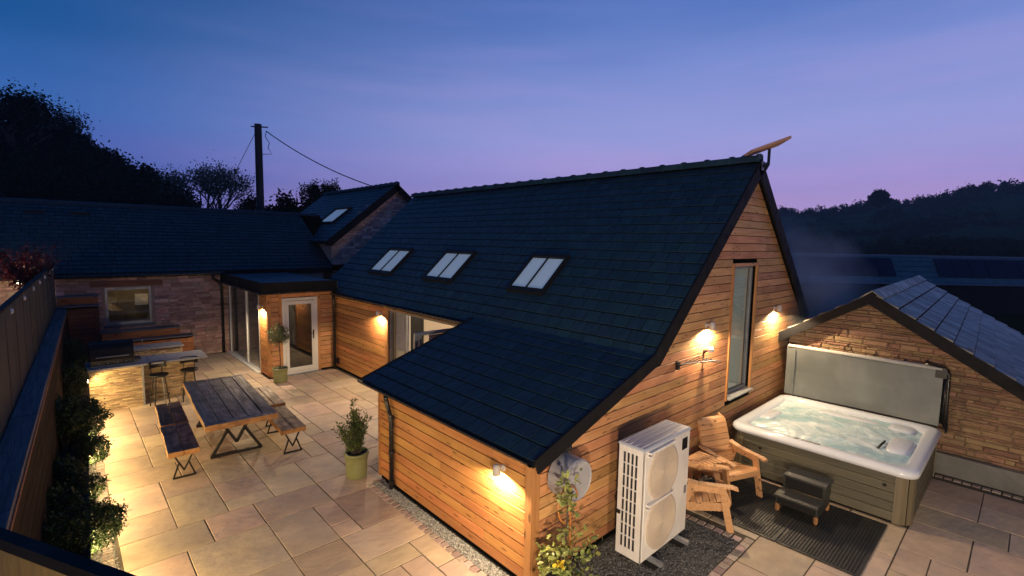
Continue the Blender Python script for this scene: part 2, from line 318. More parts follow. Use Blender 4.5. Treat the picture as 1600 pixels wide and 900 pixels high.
    def quadpiece(s, F, q, n0, n1, c=.004):
        O, U, V, Nn = F; P = lambda u, v, n: O+U*u+V*v+Nn*n
        cu = sum(a[0] for a in q)/4; cv = sum(a[1] for a in q)/4
        sg = lambda x: (x > 0)-(x < 0)
        ins = [(a[0]+sg(cu-a[0])*min(c, abs(cu-a[0])*.8), a[1]+sg(cv-a[1])*min(c, abs(cv-a[1])*.8)) for a in q]
        return s.add([P(a, b, n0) for a, b in q]+[P(a, b, n1-c) for a, b in q]+[P(a, b, n1) for a, b in ins],
                     [(3, 2, 1, 0), (0, 1, 5, 4), (1, 2, 6, 5), (2, 3, 7, 6), (3, 0, 4, 7), (4, 5, 9, 8), (5, 6, 10, 9), (6, 7, 11, 10), (7, 4, 8, 11), (8, 9, 10, 11)])
    def mesh(s, name, m, smooth=False):
        me = bpy.data.meshes.new(name); me.from_pydata(s.v, [], s.f); me.materials.append(m)
        if smooth: me.shade_smooth() if hasattr(me, 'shade_smooth') else None
        me.update(); return me
    def obj(s, name, m, parent=None, kind=None, smooth=False, world=True, label=None, fix=False):
        me = s.mesh(name, m, smooth)
        if fix:
            import bmesh
            bm = bmesh.new(); bm.from_mesh(me); bmesh.ops.recalc_face_normals(bm, faces=bm.faces); bm.to_mesh(me); bm.free()
        o = bpy.data.objects.new(name, me); link(o, parent, world)
        if kind: o['kind'] = kind
        if label: o['label'] = label
        return o
def F(O, U, V):
    O = Vector(O); U = Vector(U).normalized(); V = Vector(V).normalized(); return (O, U, V, U.cross(V).normalized())
def fast(name, v, faces, m, parent=None, kind=None, world=True):   # numpy mesh, faces (k,n)
    me = bpy.data.meshes.new(name); v = np.asarray(v, np.float32).reshape(-1, 3); faces = np.asarray(faces, np.int32)
    k, n = faces.shape
    me.vertices.add(len(v)); me.vertices.foreach_set('co', v.ravel()); me.loops.add(k*n); me.loops.foreach_set('vertex_index', faces.ravel())
    me.polygons.add(k); me.polygons.foreach_set('loop_start', np.arange(0, k*n, n, dtype=np.int32)); me.polygons.foreach_set('loop_total', np.full(k, n, np.int32))
    me.materials.append(m); me.update(calc_edges=True); me.validate(); me.shade_flat()
    o = bpy.data.objects.new(name, me); link(o, parent, world)
    if kind: o['kind'] = kind
    return o
def leaves(cent, size, aspect=.45, up=.0, jit=.3, dirs=None):
    """six-point folded leaves at the given centres -> verts, quad faces"""
    n = len(cent); L = size*(1+jit*(NR.rand(n)*2-1))
    d = NR.normal(size=(n, 3)) if dirs is None else dirs+NR.normal(size=(n, 3))*.45
    d[:, 2] += up; d /= np.linalg.norm(d, axis=1)[:, None]
    a = NR.normal(size=(n, 3)); s_ = np.cross(d, a); s_ /= np.linalg.norm(s_, axis=1)[:, None]; nn = np.cross(d, s_)
    T = [(0, 0, 0), (.35, aspect/2, .06), (.75, aspect*.36, .05), (1, 0, -.03), (.75, -aspect*.36, .05), (.35, -aspect/2, .06)]
    v = np.stack([cent+d*(t[0]*L)[:, None]+s_*(t[1]*L)[:, None]+nn*(t[2]*L)[:, None] for t in T], 1)
    b = (np.arange(n)*6)[:, None]
    f = np.concatenate([b+np.array([[0, 1, 2, 3]]), b+np.array([[0, 3, 4, 5]])])
    return v.reshape(-1, 3), f
def blob(c, r, n, flat=1., shell=.55):            # points in an uneven ball, denser to the outside, in clumps
    c = np.asarray(c, float); k = max(6, n//60)
    cd_ = NR.normal(size=(k, 3)); cd_ /= np.linalg.norm(cd_, axis=1)[:, None]
    cr = (shell+(1-shell)*NR.rand(k)**.5)*r
    cc = cd_*cr[:, None]*(.85+.3*NR.rand(k))[:, None]
    p = cc[NR.randint(0, k, n)]+NR.normal(size=(n, 3))*r*.16
    p[:, 2] *= flat
    return c+p

# ------------------------------------------------------------------ wall lamps
LAMPS = 0
def wall_lamp(p, n, label, power, group='cup shaped wall lamps', r=.045):
    """small cup on a bracket, open below; p on the wall, n away from it"""
    n = Vector(n); p = Vector(p)
    t = thing('wall_lamp', label, 'lamp', p, 0, group)
    c = p+n*(.10)
    m = MB(); m.lathe([(.038, 0), (.038, .016), (.03, .022)], (0, 0, 0), 16, 'Z')
    q = n.to_track_quat('Z', 'Y').to_matrix(); m.v = [tuple(p+q @ Vector(v)) for v in m.v]; m.obj('mount', M_lampbody, t)
    MB().bar(p+n*.01+Vector((0, 0, .01)), c+Vector((0, 0, .03)), .018).obj('bracket', M_lampbody, t)
    m = MB(); prof = [(r, -.05), (r, .02), (r*.85, .05), (r*.5, .068), (.004, .073), (.004, .069), (r*.45, .062), (r*.78, .045), (r*.9, .018), (r*.9, -.05), (r, -.05)]
    base = len(m.v)
    m2 = MB(); m2.lathe(prof, c, 20); m2.f = m2.f[:-2]; m2.obj('shade', M_lampbody, t, smooth=True)
    MB().lathe([(.004, .028), (r*.62, .024), (r*.66, -.012), (r*.4, -.03), (.004, -.034)], c, 14).obj('bulb', M_bulb, t, smooth=True)
    l = bpy.data.lights.new('bulb_light', 'SPOT'); l.energy = power; l.color = LAMP_COL; l.shadow_soft_size = .02; l.spot_size = math.radians(165); l.spot_blend = .35
    lo = bpy.data.objects.new('bulb_light', l); C.objects.link(lo); lo.location = c+Vector((0, 0, -.055)); lo.rotation_euler = (0, 0, 0)
    lo.parent = t; lo.matrix_parent_inverse = TH[t.name].inverted()
    return t

# ------------------------------------------------------------------ builders for pieces
def cut(a, b, holes, v0, v1):             # interval a..b minus the holes that this course crosses
    segs = [(a, b)]
    for (h0, h1, w0, w1) in holes:
        if v1 <= w0+.004 or v0 >= w1-.004: continue
        out = []
        for s0, s1 in segs:
            if h1 <= s0 or h0 >= s1: out.append((s0, s1)); continue
            if h0 > s0: out.append((s0, h0))
            if h1 < s1: out.append((h1, s1))
        segs = out
    return segs
def boards(F_, lo, hi, left, right, m, parent, pitch=.13, holes=(), thick=.02, joint=(1.7, 3.4), gap=.010, name='board'):
    """horizontal cladding boards; left/right give the wall's edge at a height"""
    v = lo
    while v < hi-.02:
        v1 = min(v+pitch, hi)
        a0, a1, b0, b1 = left(v), left(v1), right(v), right(v1)
        A, B = max(a0, a1) if abs(a0-a1) < 1e-6 else min(a0, a1), max(b0, b1)
        for s0, s1 in cut(A, B, holes, v, v1):
            u = s0
            first = True
            while u < s1-.02:
                w = random.uniform(*joint); e = u+w
                if s1-e < .5: e = s1
                q = [(u+(0 if first else .002), v+gap/2), (e-.002, v+gap/2), (e-.002, v1-gap/2), (u+(0 if first else .002), v1-gap/2)]
                q = [(max(q[0][0], a0), q[0][1]), (min(q[1][0], b0), q[1][1]), (min(q[2][0], b1), q[2][1]), (max(q[3][0], a1), q[3][1])]
                if q[1][0]-q[0][0] > .01 or q[2][0]-q[3][0] > .01:
                    if q[2][0] < q[3][0]: q[2] = q[3] = ((q[2][0]+q[3][0])/2, q[2][1])
                    MB().quadpiece(F_, q, .0, thick+random.uniform(-.0015, .0015), .003).obj(name, m, parent)
                u = e; first = False
        v = v1
def slates_list(F_, u0, u1, v0, v1, ex, wid, holes=(), over=-.022, uslope=None):
    out = []; v = v0; row = 0
    while v < v1-.03:
        top = min(v+ex+over, v1)  # slates stop short; the dark gap stands in for each course's shade line
        off = (row % 2)*wid/2+random.uniform(-.03, .03)
        a = u0-wid+off
        a = u0-((u0-a) % wid)
        A = u0+(0 if uslope is None else uslope(v)); 
        for s0, s1 in cut(u0, u1, holes, v, v+ex*.8):
            e = s0; nxt = s0+wid-((off) % wid)
            while e < s1-.005:
                n_ = min(nxt, s1)
                if s1-n_ < .03: n_ = s1
                out.append((F_, e, n_, v, top-v)); e = n_; nxt = n_+wid*random.uniform(.97, 1.03)
        v += ex; row += 1
    return out
SL_MESH = {}
def lay_slates(lst, parent, m, limit, key, ln=.3, th=.012, tilt=.009, name='slate', restname='slate_field', back=()):
    def wp(s):
        O, U, V, Nn = s[0]; return O+U*((s[1]+s[2])/2)+V*s[3]
    lst = sorted(lst, key=lambda s: (wp(s)-CAM).length)
    for s in lst[:limit]:
        O, U, V, Nn = s[0]; w_ = s[2]-s[1]-.011; kk = (key, random.randrange(4), round(s[4], 2))
        if kk not in SL_MESH:
            b = MB(); j = [random.uniform(-.0018, .0018) for _ in range(4)]; L = s[4]
            b.add([(-.5, j[0], 0), (.5, j[1], 0), (.5, L, -.004), (-.5, L, -.004), (-.5, j[0], tilt), (.5, j[1], tilt), (.5, L, .004), (-.5, L, .004),
                   (-.485, j[0]+.006, tilt+.003), (.485, j[1]+.006, tilt+.003), (.485, L, .006), (-.485, L, .006)],
                  [(3, 2, 1, 0), (0, 1, 5, 4), (1, 2, 6, 5), (2, 3, 7, 6), (3, 0, 4, 7), (4, 5, 9, 8), (5, 6, 10, 9), (7, 4, 8, 11), (8, 9, 10, 11), (6, 7, 11, 10)])
            SL_MESH[kk] = b.mesh(name, m)
        o = bpy.data.objects.new(name, SL_MESH[kk]); C.objects.link(o); o.parent = parent
        p = O+U*((s[1]+s[2])/2)+V*s[3]+Nn*random.uniform(0, .003)
        R3 = Matrix((U*w_, V, Nn)).transposed().to_4x4(); o.matrix_basis = Matrix.Translation(p) @ R3
        if parent.name in TH: o.matrix_parent_inverse = TH[parent.name].inverted()
    rest = lst[limit:]+list(back)
    if rest:
        vs = []
        for s in rest:
            O, U, V, Nn = s[0]; h = random.uniform(0, .003); a, b = s[1]+.0055, s[2]-.0055; L = s[4]
            for u, v, n in ((a, 0, 0), (b, 0, 0), (b, L, -.004), (a, L, -.004), (a, 0, tilt+h), (b, 0, tilt+h), (b, L, .004+h), (a, L, .004+h)):
                vs.append(O+U*u+V*(s[3]+v)+Nn*n)
        base = np.arange(len(rest))[:, None, None]*8
        f = (base+np.array([(3, 2, 1, 0), (4, 5, 6, 7), (0, 1, 5, 4), (1, 2, 6, 5), (2, 3, 7, 6), (3, 0, 4, 7)])[None]).reshape(-1, 4)
        fast(restname, [tuple(v) for v in vs], f, m, parent, 'stuff')
def rubble(F_, u0, u1, v0, v1, top, m, parent, limit, hw=(.07, .13), ww=(.14, .42), holes=(), depth=(.02, .05), name='stone', key=None, seed=1, gap=.008, base=.0):
    rs = random.Random(seed); lst = []; v = v0
    while v < v1-.02:
        h = rs.uniform(*hw); h = min(h, v1-v)
        for s0, s1 in cut(u0, u1, holes, v, v+h):
            u = s0
            while u < s1-.01:
                w_ = rs.uniform(*ww)*(.7 if h < .08 else 1); e = u+w_
                if s1-e < .1: e = s1
                ta, tb = top(u), top(e)
                if max(ta, tb) > v+.03:
                    g2 = gap/2; J = lambda: rs.uniform(-g2, g2)*1.1
                    q = [(u+g2+J(), v+g2+J()), (e-g2+J(), v+g2+J()), (e-g2+J(), min(v+h-g2+J(), max(tb, v+.012))), (u+g2+J(), min(v+h-g2+J(), max(ta, v+.012)))]
                    # now and then a course splits in two thinner stones
                    dd = base+rs.uniform(*depth)
                    if h > .10 and rs.random() < .3 and min(ta, tb) > v+h:
                        mid = v+h*rs.uniform(.4, .6)
                        lst.append(([q[0], q[1], (q[1][0], mid-g2), (q[0][0], mid-g2)], dd)); lst.append(([(q[3][0], mid+g2), (q[2][0], mid+g2), q[2], q[3]], base+rs.uniform(*depth)))
                    else: lst.append((q, dd))
                u = e
        v += h
    O, U, V, Nn = F_
    lst.sort(key=lambda s: (O+U*s[0][0][0]+V*s[0][0][1]-CAM).length if key is None else key(s))
    for q, d in lst[:limit]: MB().quadpiece(F_, q, base, d, min(.014, d*.4+.004)).obj(name, m, parent)
    if lst[limit:]:
        b = MB()
        for q, d in lst[limit:]: b.quadpiece(F_, q, base, d, min(.012, d*.4+.003))
        b.obj(name+'_field', m, parent, 'stuff')

# ------------------------------------------------------------------ ground, hills
def sheet(name, pts, m, kind='structure'):
    b = MB(); b.add(pts, [tuple(range(len(pts)))]); return b.obj(name, m, None, kind)
sheet('ground', [(-2500, -2500, -.30), (2500, -2500, -.30), (2500, 2500, -.30), (-2500, 2500, -.30)], M_ground)
def hill(name, crest, D, foot, zf, m, back=1.5, nsub=10):
    """land rising to a crest seen at photo pixels (x, y)"""
    vs = []; n = len(crest); rows = nsub+3
    for i, (px, py) in enumerate(crest):
        Di = D[i] if isinstance(D, (list, tuple)) else D
        P = far(px, py, Di); d = Vector((P.x, P.y, 0)).normalized()
        for k in range(rows):
            if k <= nsub:
                t = k/nsub; rr = foot+(Di-foot)*t; z = zf+(P.z-zf)*(t**1.25)
                z += math.sin(i*1.7+k*1.1)*.012*Di*t*(1-t)
            else: t = (k-nsub); rr = Di*(1+.35*t*back); z = P.z-(P.z-zf)*.5*t
            vs.append((d.x*rr, d.y*rr, z))
    fs = []
    for i in range(n-1):
        for k in range(rows-1):
            a = i*rows+k; fs.append((a, a+1, a+rows+1, a+rows))
    o = fast(name, vs, fs, m, None, 'structure'); o.data.shade_smooth(); return o
hr = [(1120, 338), (1170, 334), (1215, 336), (1260, 339), (1300, 335), (1340, 330), (1380, 322), (1430, 321), (1480, 318), (1520, 304), (1560, 300), (1600, 300), (1680, 302), (1800, 310), (2100, 330)]
hill('hills', hr, 330, 62, -6, M_hill)
hl = [(-700, 130), (-400, 175), (-200, 210), (-60, 225), (0, 236), (50, 246), (100, 260), (150, 282), (200, 302), (250, 322), (300, 338), (360, 348), (430, 352), (520, 358), (640, 362), (800, 362), (1000, 362), (1120, 356)]
hill('wooded_hill', hl, 85, 34, -.3, M_ground)

# ------------------------------------------------------------------ patio and terrace paving
sheet('paving_bed', [(-.6, -4, -.007), (14, -4, -.007), (14, 17.5, -.007), (-.6, 17.5, -.007)], M_joint)
SLM = {}
def slab_obj(parent, x, y, w_, d_, g_=.013):
    k = (round(w_, 2), round(d_, 2), random.randrange(2))
    if k not in SLM:
        b = MB(); a, c = w_/2-g_/2, d_/2-g_/2; n = 3
        # riven surface: chamfered slab with slightly uneven top
        P = [(-a, -c), (a, -c), (a, c), (-a, c)]; jit = lambda: random.uniform(-.003, .003)
        P = [(p[0]+jit(), p[1]+jit()) for p in P]; ch = .004
        I = [(p[0]-math.copysign(ch, p[0]), p[1]-math.copysign(ch, p[1])) for p in P]
        v = [(p[0], p[1], -.035) for p in P]+[(p[0], p[1], -.003) for p in P]+[(p[0], p[1], random.uniform(-.001, .001)) for p in I]+[(0, 0, random.uniform(-.001, .002))]
        b.add(v, [(0, 1, 5, 4), (1, 2, 6, 5), (2, 3, 7, 6), (3, 0, 4, 7), (4, 5, 9, 8), (5, 6, 10, 9), (6, 7, 11, 10), (7, 4, 8, 11), (8, 9, 12), (9, 10, 12), (10, 11, 12), (11, 8, 12)])
        SLM[k] = b.mesh('slab', M_slab)
    o = bpy.data.objects.new('slab', SLM[k]); C.objects.link(o); o.parent = parent; o.location = (x+w_/2, y+d_/2, random.uniform(-.001, .001))
def lay_slabs(parent, x0, y0, nx, ny, cx, cy, blocked, seeds=()):
    occ = [[blocked(x0+(i+.5)*cx, y0+(j+.5)*cy) for j in range(ny)] for i in range(nx)]
    def put(i, j, a, b_):
        for p in range(i, i+a):
            for q in range(j, j+b_): occ[p][q] = True
        slab_obj(parent, x0+i*cx, y0+j*cy, a*cx, b_*cy)
    for s in seeds:
        if not any(occ[p][q] for p in range(s[0], s[0]+s[2]) for q in range(s[1], s[1]+s[3])): put(*s)
    sz = [(3, 2), (2, 3), (3, 2), (2, 2), (2, 2), (3, 2), (2, 1), (1, 2), (2, 3)]
    for j in range(ny):
        for i in range(nx):
            if occ[i][j]: continue
            random.shuffle(sz)
            for a, b_ in sz+[(2, 1), (1, 2), (1, 1)]:
                if i+a <= nx and j+b_ <= ny and not any(occ[p][q] for p in range(i, i+a) for q in range(j, j+b_)): put(i, j, a, b_); break
patio = thing('patio', None, None, (1.8, 9, 0), kind='structure')
for k in ('label', 'category'):
    if k in patio: del patio[k]
TH[patio.name] = Matrix.Identity(4); patio.location = (0, 0, 0)
def blk(x, y): return (x > 3.22 and y < 6.62) or (x > 5.52) or (x > 3.86 and y > 13.3)
#  cells: x = .33 + .29 i, y = 1.77 + .31 j
cx, cy, px0, py0 = .29, .31, .33, 1.83
J = lambda y: int(round((y-py0)/cy))
seeds = [(0, J(6.39), 3, 2), (3, J(6.39), 2, 2), (5, J(6.39), 3, 2), (0, J(7.03), 2, 2), (0, J(7.65), 2, 3), (2, J(7.03), 2, 3), (2, J(7.96), 2, 2), (4, J(7.03), 2, 1), (4, J(7.34), 2, 2), (6, J(7.03), 2, 3),
         (4, J(7.96), 2, 3), (0, J(8.58), 3, 2), (3, J(8.58), 1, 2), (8, J(5.43), 2, 3), (7, J(5.43), 1, 1), (7, J(4.81), 3, 2), (5, J(4.81), 2, 2), (5, J(5.43), 2, 3), (2, J(5.43), 3, 3), (0, J(5.43), 2, 3), (1, J(4.81), 4, 2)]
lay_slabs(patio, px0, py0, 18, 50, cx, cy, blk, seeds)
terrace = thing('terrace', None, None, (0, 0, 0), kind='structure')
def blk2(x, y): return (x < 6.15 and y > 2.10) or (7.98 < x < 10.4 and .9 < y < 3.3) or x > 10.25 and y > -3 and False
lay_slabs(terrace, 3.24, -2.86, 24, 20, .3, .31, lambda x, y: blk2(x, y) or y > 3.3 or x > 10.2, [(10, 12, 3, 2), (13, 12, 3, 2)])
# cobble edging
CB = []
def cobble(parent, x, y, rz, w_=.105, d_=.10):
    if not CB:
        for _ in range(5):
            b = MB(); j = lambda: random.uniform(-.006, .006)
            vs = []
            for z, s in ((-.04, .49), (-.004, .49), (.006, .40)):
                for a, c in ((-1, -1), (1, -1), (1, 1), (-1, 1)): vs.append((a*s+j(), c*s+j(), z))
            b.add(vs, [(0, 1, 5, 4), (1, 2, 6, 5), (2, 3, 7, 6), (3, 0, 4, 7), (4, 5, 9, 8), (5, 6, 10, 9), (6, 7, 11, 10), (7, 4, 8, 11), (8, 9, 10, 11)]); CB.append(b.mesh('cobble', M_cobble))
    o = bpy.data.objects.new('cobble', random.choice(CB)); C.objects.link(o); o.parent = parent
    o.location = (x, y, random.uniform(-.004, .004)); o.rotation_euler = (0, 0, rz+random.uniform(-.04, .04)); o.scale = (w_, d_*random.uniform(.94, 1.04), 1)
y = 3.3
while y < 6.5: cobble(patio, 3.235, y, 0); y += .118
for k in range(2): cobble(patio, 3.36+k*.11, 6.55, 0)
PLF = lambda y: .235+(y-13.3)*.0289      # front of the raised planter
y = 5.2
while y < 12.8: cobble(patio, PLF(y)+.16 if y > 9 else PLF(y)+.17, y, .03, .11, .06); y += .068
x = 3.9
while x < 6.2: cobble(terrace, x, 2.16, 0); x += .118
y = 2.28
while y < 3.0: cobble(terrace, 6.08, y, 0); y += .115
y = -2.8
while y < 3.2: cobble(terrace, 10.33, y, 0, .1, .1); y += .112
M_gravel2 = mat('dark_slate_gravel', (.16, .16, .155), (.06, .06, .06), (30, 30, 30), 3, .8, .3, None, .55, .02)
def gravel(name, x0, x1, y0, y1, n, m=M_gravel):
    c = np.stack([NR.uniform(x0, x1, n), NR.uniform(y0, y1, n), NR.uniform(-.012, .006, n)], 1); s = NR.uniform(.006, .016, n)
    T = np.array([(1, 0, 0), (-1, 0, 0), (0, 1, 0), (0, -1, 0), (0, 0, .8), (0, 0, -.8)], float)
    a = NR.uniform(0, 6.28, n); ca, sa = np.cos(a), np.sin(a)
    st = np.stack([NR.uniform(.6, 1.3, n), NR.uniform(.6, 1.3, n), NR.uniform(.6, 1, n)], 1)
    P = T[None]*st[:, None]; x_ = P[..., 0]*ca[:, None]-P[..., 1]*sa[:, None]; y_ = P[..., 0]*sa[:, None]+P[..., 1]*ca[:, None]
    v = np.stack([x_, y_, P[..., 2]], 2)*s[:, None, None]+c[:, None]
    f = np.array([(0, 2, 4), (2, 1, 4), (1, 3, 4), (3, 0, 4), (2, 0, 5), (1, 2, 5), (3, 1, 5), (0, 3, 5)]); f = (np.arange(n)[:, None, None]*6+f[None]).reshape(-1, 3)
    o = fast(name, v.reshape(-1, 3), f, m, None, 'stuff'); return o
gravel('gravel', 3.29, 3.45, 2.0, 6.55, 9000)
gravel('gravel', 3.46, 6.02, 2.22, 3.33, 26000, M_gravel2)
gravel('gravel', .02, .30, 5.0, 12.8, 11000)

# ------------------------------------------------------------------ timber barn
XR, ZR, SM, SO = 8.72, 5.13, .92, .345
Zm = lambda x: ZR-SM*abs(x-XR)
XK = 5.60; ZK = Zm(XK); XO = 3.42; ZO = ZK-SO*(XK-XO); YG = 3.35; YN = 6.62; YR0, YR1 = 3.28, 14.25; YO1 = 7.08
barn = thing('timber_barn', 'larch clad barn with long slate roof sweeping down to a low wing, three rooflights', 'building', (8.7, 8.7, 0))
gw = MB()
gw.add([(3.46, YG+.03, 0), (11.72, YG+.03, 0), (11.72, YG+.03, Zm(11.72)-.06), (XR, YG+.03, ZR-.06), (XK, YG+.03, ZK-.06), (3.46, YG+.03, ZO-.05)]+
       [(3.46, YG+.15, 0), (11.72, YG+.15, 0), (11.72, YG+.15, Zm(11.72)-.06), (XR, YG+.15, ZR-.06), (XK, YG+.15, ZK-.06), (3.46, YG+.15, ZO-.05)], [])
# backing wall with the window opening left free
WX0, WX1, WZ0, WZ1 = 8.09, 9.04, 1.13, 3.34
gw = MB(); 
def topz(x): return (ZO+SO*(x-XO) if x < XK else Zm(x))-.05
for a, b_ in ((3.486, XK), (XK, WX0), (WX1, 11.72)):
    xs = [a, b_] if not (a < XR < b_) else [a, XR, b_]
    for s, e in zip(xs[:-1], xs[1:]):
        gw.hexa([(s, YG+.02, 0), (e, YG+.02, 0), (e, YG+.16, 0), (s, YG+.16, 0), (s, YG+.02, topz(s)), (e, YG+.02, topz(e)), (e, YG+.16, topz(e)), (s, YG+.16, topz(s))])
gw.box(WX0, YG+.02, 0, WX1, YG+.16, WZ0)
gw.hexa([(WX0, YG+.02, WZ1), (XR, YG+.02, WZ1), (XR, YG+.16, WZ1), (WX0, YG+.16, WZ1), (WX0, YG+.02, topz(WX0)), (XR, YG+.02, topz(XR)), (XR, YG+.16, topz(XR)), (WX0, YG+.16, topz(WX0))])
gw.hexa([(XR, YG+.02, WZ1), (WX1, YG+.02, WZ1), (WX1, YG+.16, WZ1), (XR, YG+.16, WZ1), (XR, YG+.02, topz(XR)), (WX1, YG+.02, topz(WX1)), (WX1, YG+.16, topz(WX1)), (XR, YG+.16, topz(XR))])
gable = gw.obj('gable_wall', M_void, barn)
FG = F((0, YG+.02, 0), (1, 0, 0), (0, 0, 1))
def gl(z):
    if z < ZO-.06: return 3.55
    if z < ZK-.06: return max(3.55, XO+(z+.06-ZO)/SO)
    return XR-(ZR-.06-z)/SM
def gr(z): return min(11.72, XR+(ZR-.06-z)/SM)
boards(FG, .08, 4.98, gl, gr, M_cladX, gable, .13, holes=[(WX0-.05, WX1+.05, WZ0-.05, WZ1+.05)])
b = MB(); b.box(3.445, YG-.025, .05, 3.55, YG+.02, ZO-.02); b.obj('corner_post', M_cladZ, barn)
MB().box(3.425, YG-.025, .05, 3.445, YG+.07, ZO-.03).obj('corner_post', M_cladZ, barn)
# low wing wall, facing the patio
sw = MB(); sw.box(3.48, YG+.03, 0, 3.60, YN, ZO-.03); wing = sw.obj('wing_wall', M_void, barn)
FW = F((3.48, 0, 0), (0, -1, 0), (0, 0, 1))
boards(FW, .06, ZO-.08, lambda z: -YN, lambda z: -(YG+.07), M_cladY, wing, .13, joint=(1.4, 3.0))
b = MB(); b.box(3.46, YG+.07, ZO-.10, 3.49, YN, ZO-.03); b.obj('soffit_board', M_cladY, barn)
MB().box(3.44, YN-.005, .05, 3.50, YN+.03, ZO-.03).obj('corner_post', M_cladZ, barn)
ew = MB(); ew.hexa([(3.486, YN-.1, 0), (5.62, YN-.1, 0), (5.62, YN-.002, 0), (3.486, YN-.002, 0), (3.486, YN-.1, ZO-.05), (5.62, YN-.1, ZK-.06), (5.62, YN-.002, ZK-.06), (3.486, YN-.002, ZO-.05)]); ewo = ew.obj('end_wall', M_void, barn)
boards(F((0, YN, 0), (-1, 0, 0), (0, 0, 1)), .08, ZK-.08, lambda z: -5.60, lambda z: -max(3.5, XO+(z+.06-ZO)/SO), M_cladX, ewo, .13)
# long courtyard wall with the sliding door opening
DY0, DY1, DZ = 7.6, 10.30, 2.04
mw = MB(); mw.box(5.63, DY1, 0, 5.75, 13.35, ZK-.05); mw.box(5.63, YN, 0, 5.75, DY0, ZK-.05); mw.box(5.63, DY0, DZ, 5.75, DY1, ZK-.05); mwo = mw.obj('courtyard_wall', M_void, barn)
FM = F((5.63, 0, 0), (0, -1, 0), (0, 0, 1))
boards(FM, .06, ZK-.10, lambda z: -13.35, lambda z: -YN, M_cladY, mwo, .13, holes=[(-(DY1+.13), -(DY0-.08), 0, 3)], joint=(1.6, 3.0))
MB().box(5.585, DY1, .03, 5.64, DY1+.125, ZK-.10).obj('door_post', M_cladZ, barn)
MB().box(5.58, DY0-.08, DZ+.005, 5.64, DY1, ZK-.07).obj('door_lintel', M_cladY, barn)
MB().box(11.72-.12, YG+.16, 0, 11.72, 14.1, Zm(11.72)-.1).obj('rear_wall', M_void, barn)
fw = MB(); fw.hexa([(5.64, 14.0, 0), (XR, 14.0, 0), (XR, 14.12, 0), (5.64, 14.12, 0), (5.64, 14.0, Zm(5.64)-.08), (XR, 14, ZR-.08), (XR, 14.12, ZR-.08), (5.64, 14.12, Zm(5.64)-.08)])
fw.hexa([(XR, 14.0, 0), (11.7, 14.0, 0), (11.7, 14.12, 0), (XR, 14.12, 0), (XR, 14.0, ZR-.08), (11.7, 14, Zm(11.7)-.08), (11.7, 14.12, Zm(11.7)-.08), (XR, 14.12, ZR-.08)]); fw.obj('far_gable_wall', M_render, barn)
# roof
nl = math.hypot(1, SM); no = math.hypot(1, SO)
FL = F((XK-.06, 0, Zm(XK-.06)-.03), (0, -1, 0), (1, 0, SM)); Lm = (XR-XK+.06)*nl
FO = F((XO, 0, ZO-.03), (0, -1, 0), (1, 0, SO)); Lo = (XK-XO)*no
FR = F((11.85, 0, Zm(11.85)-.03), (0, 1, 0), (-1, 0, SM)); Lr = (11.85-XR)*nl
rf = MB()
rf.fr(FL, -YR1, -YR0, 0, Lm, -.14, 0); rf.fr(FR, YR0, YR1, 0, Lr, -.14, 0); rf.fr(FO, -YO1, -YR0, 0, Lo, -.10, -.002)
roof = rf.obj('roof', M_void, barn)
# rooflights: photo-measured places on the slope (u = -y, v up the slope)
def vv(x): return (x-XK+.06)*nl
SKY = [(12.42, 11.20), (9.68, 8.56), (6.76, 5.82)]; SV0, SV1 = .90, 1.806
holes = [(-a, -b_, SV0-.02, SV1+.02) for a, b_ in SKY]
vk = vv(XK)+.0
LS = slates_list(FL, -YR1, -YO1, .0, Lm-.05, .228, .262, holes)+slates_list(FL, -YO1, -YR0, 0, Lm-.05, .228, .262, holes)
LO = slates_list(FO, -YO1, -YR0, -.03, Lo+.09, .243, .262)
RS = slates_list(FR, YR0, YR1, 0, Lr-.05, .228, .262)
random.shuffle(LS)
lay_slates(LS+LO, roof, M_slate, 298, 'm', back=RS)
y = YR0; ri = 0
RT = MB(); rp = []
for k in range(9):
    t = PI*k/8; rp.append((-math.cos(t)*.10, math.sin(t)*.045+(-.075 if k in (0, 8) else 0)))
n_ = len(rp)
for yy in (0, 1):
    for a, c in rp: RT.v.append((a, yy, c))
for k in range(n_-1): RT.f.append((k, k+1, k+1+n_, k+n_))
base = len(RT.v)
for yy in (0, .10):
    for a, c in rp: RT.v.append((a*1.1, yy, c*1.2+.012))
for k in range(n_-1): RT.f.append((base+k, base+k+1, base+k+1+n_, base+k+n_))
RT.f.append(tuple(base+k for k in range(n_))[::-1]); RT.f.append(tuple(base+n_+k for k in range(n_)))
RTm = RT.mesh('ridge_tile', M_slate)
while y < YR1-.1:
    o = bpy.data.objects.new('ridge_tile', RTm); C.objects.link(o); o.parent = roof; o.location = (XR, y, ZR+.035); L = min(.45, YR1-y); o.scale = (1, L, 1); y += .45
for i, (a, b_) in enumerate(SKY):
    t = MB(); w0, w1 = -a, -b_; e = .055
    t.fr(FL, w0, w1, SV0-.06, SV0+.045, -.01, .070); t.fr(FL, w0, w1, SV1-.07, SV1+.02, -.01, .078); t.fr(FL, w0, w0+e, SV0+.045, SV1-.07, -.01, .066); t.fr(FL, w1-e, w1, SV0+.045, SV1-.07, -.01, .066)
    sk = t.obj('rooflight', M_blackmatte, barn)
    mid = (w0+w1)/2
    for s, e2 in ((w0+e+.005, mid-.012), (mid+.012, w1-e-.005)):
        MB().fr(FL, s, e2, SV0+.05, SV1-.075, .046, .051).obj('pane', M_glassclear, sk)
    MB().fr(FL, mid-.012, mid+.012, SV0+.045, SV1-.07, .04, .064).obj('glazing_bar', M_blackmatte, sk)
    MB().fr(FL, w0+e, w1-e, SV0+.045, SV1-.07, .004, .03).obj('blind', M_skyreflect, sk)  # glowing sheet under the panes in place of reflected sky
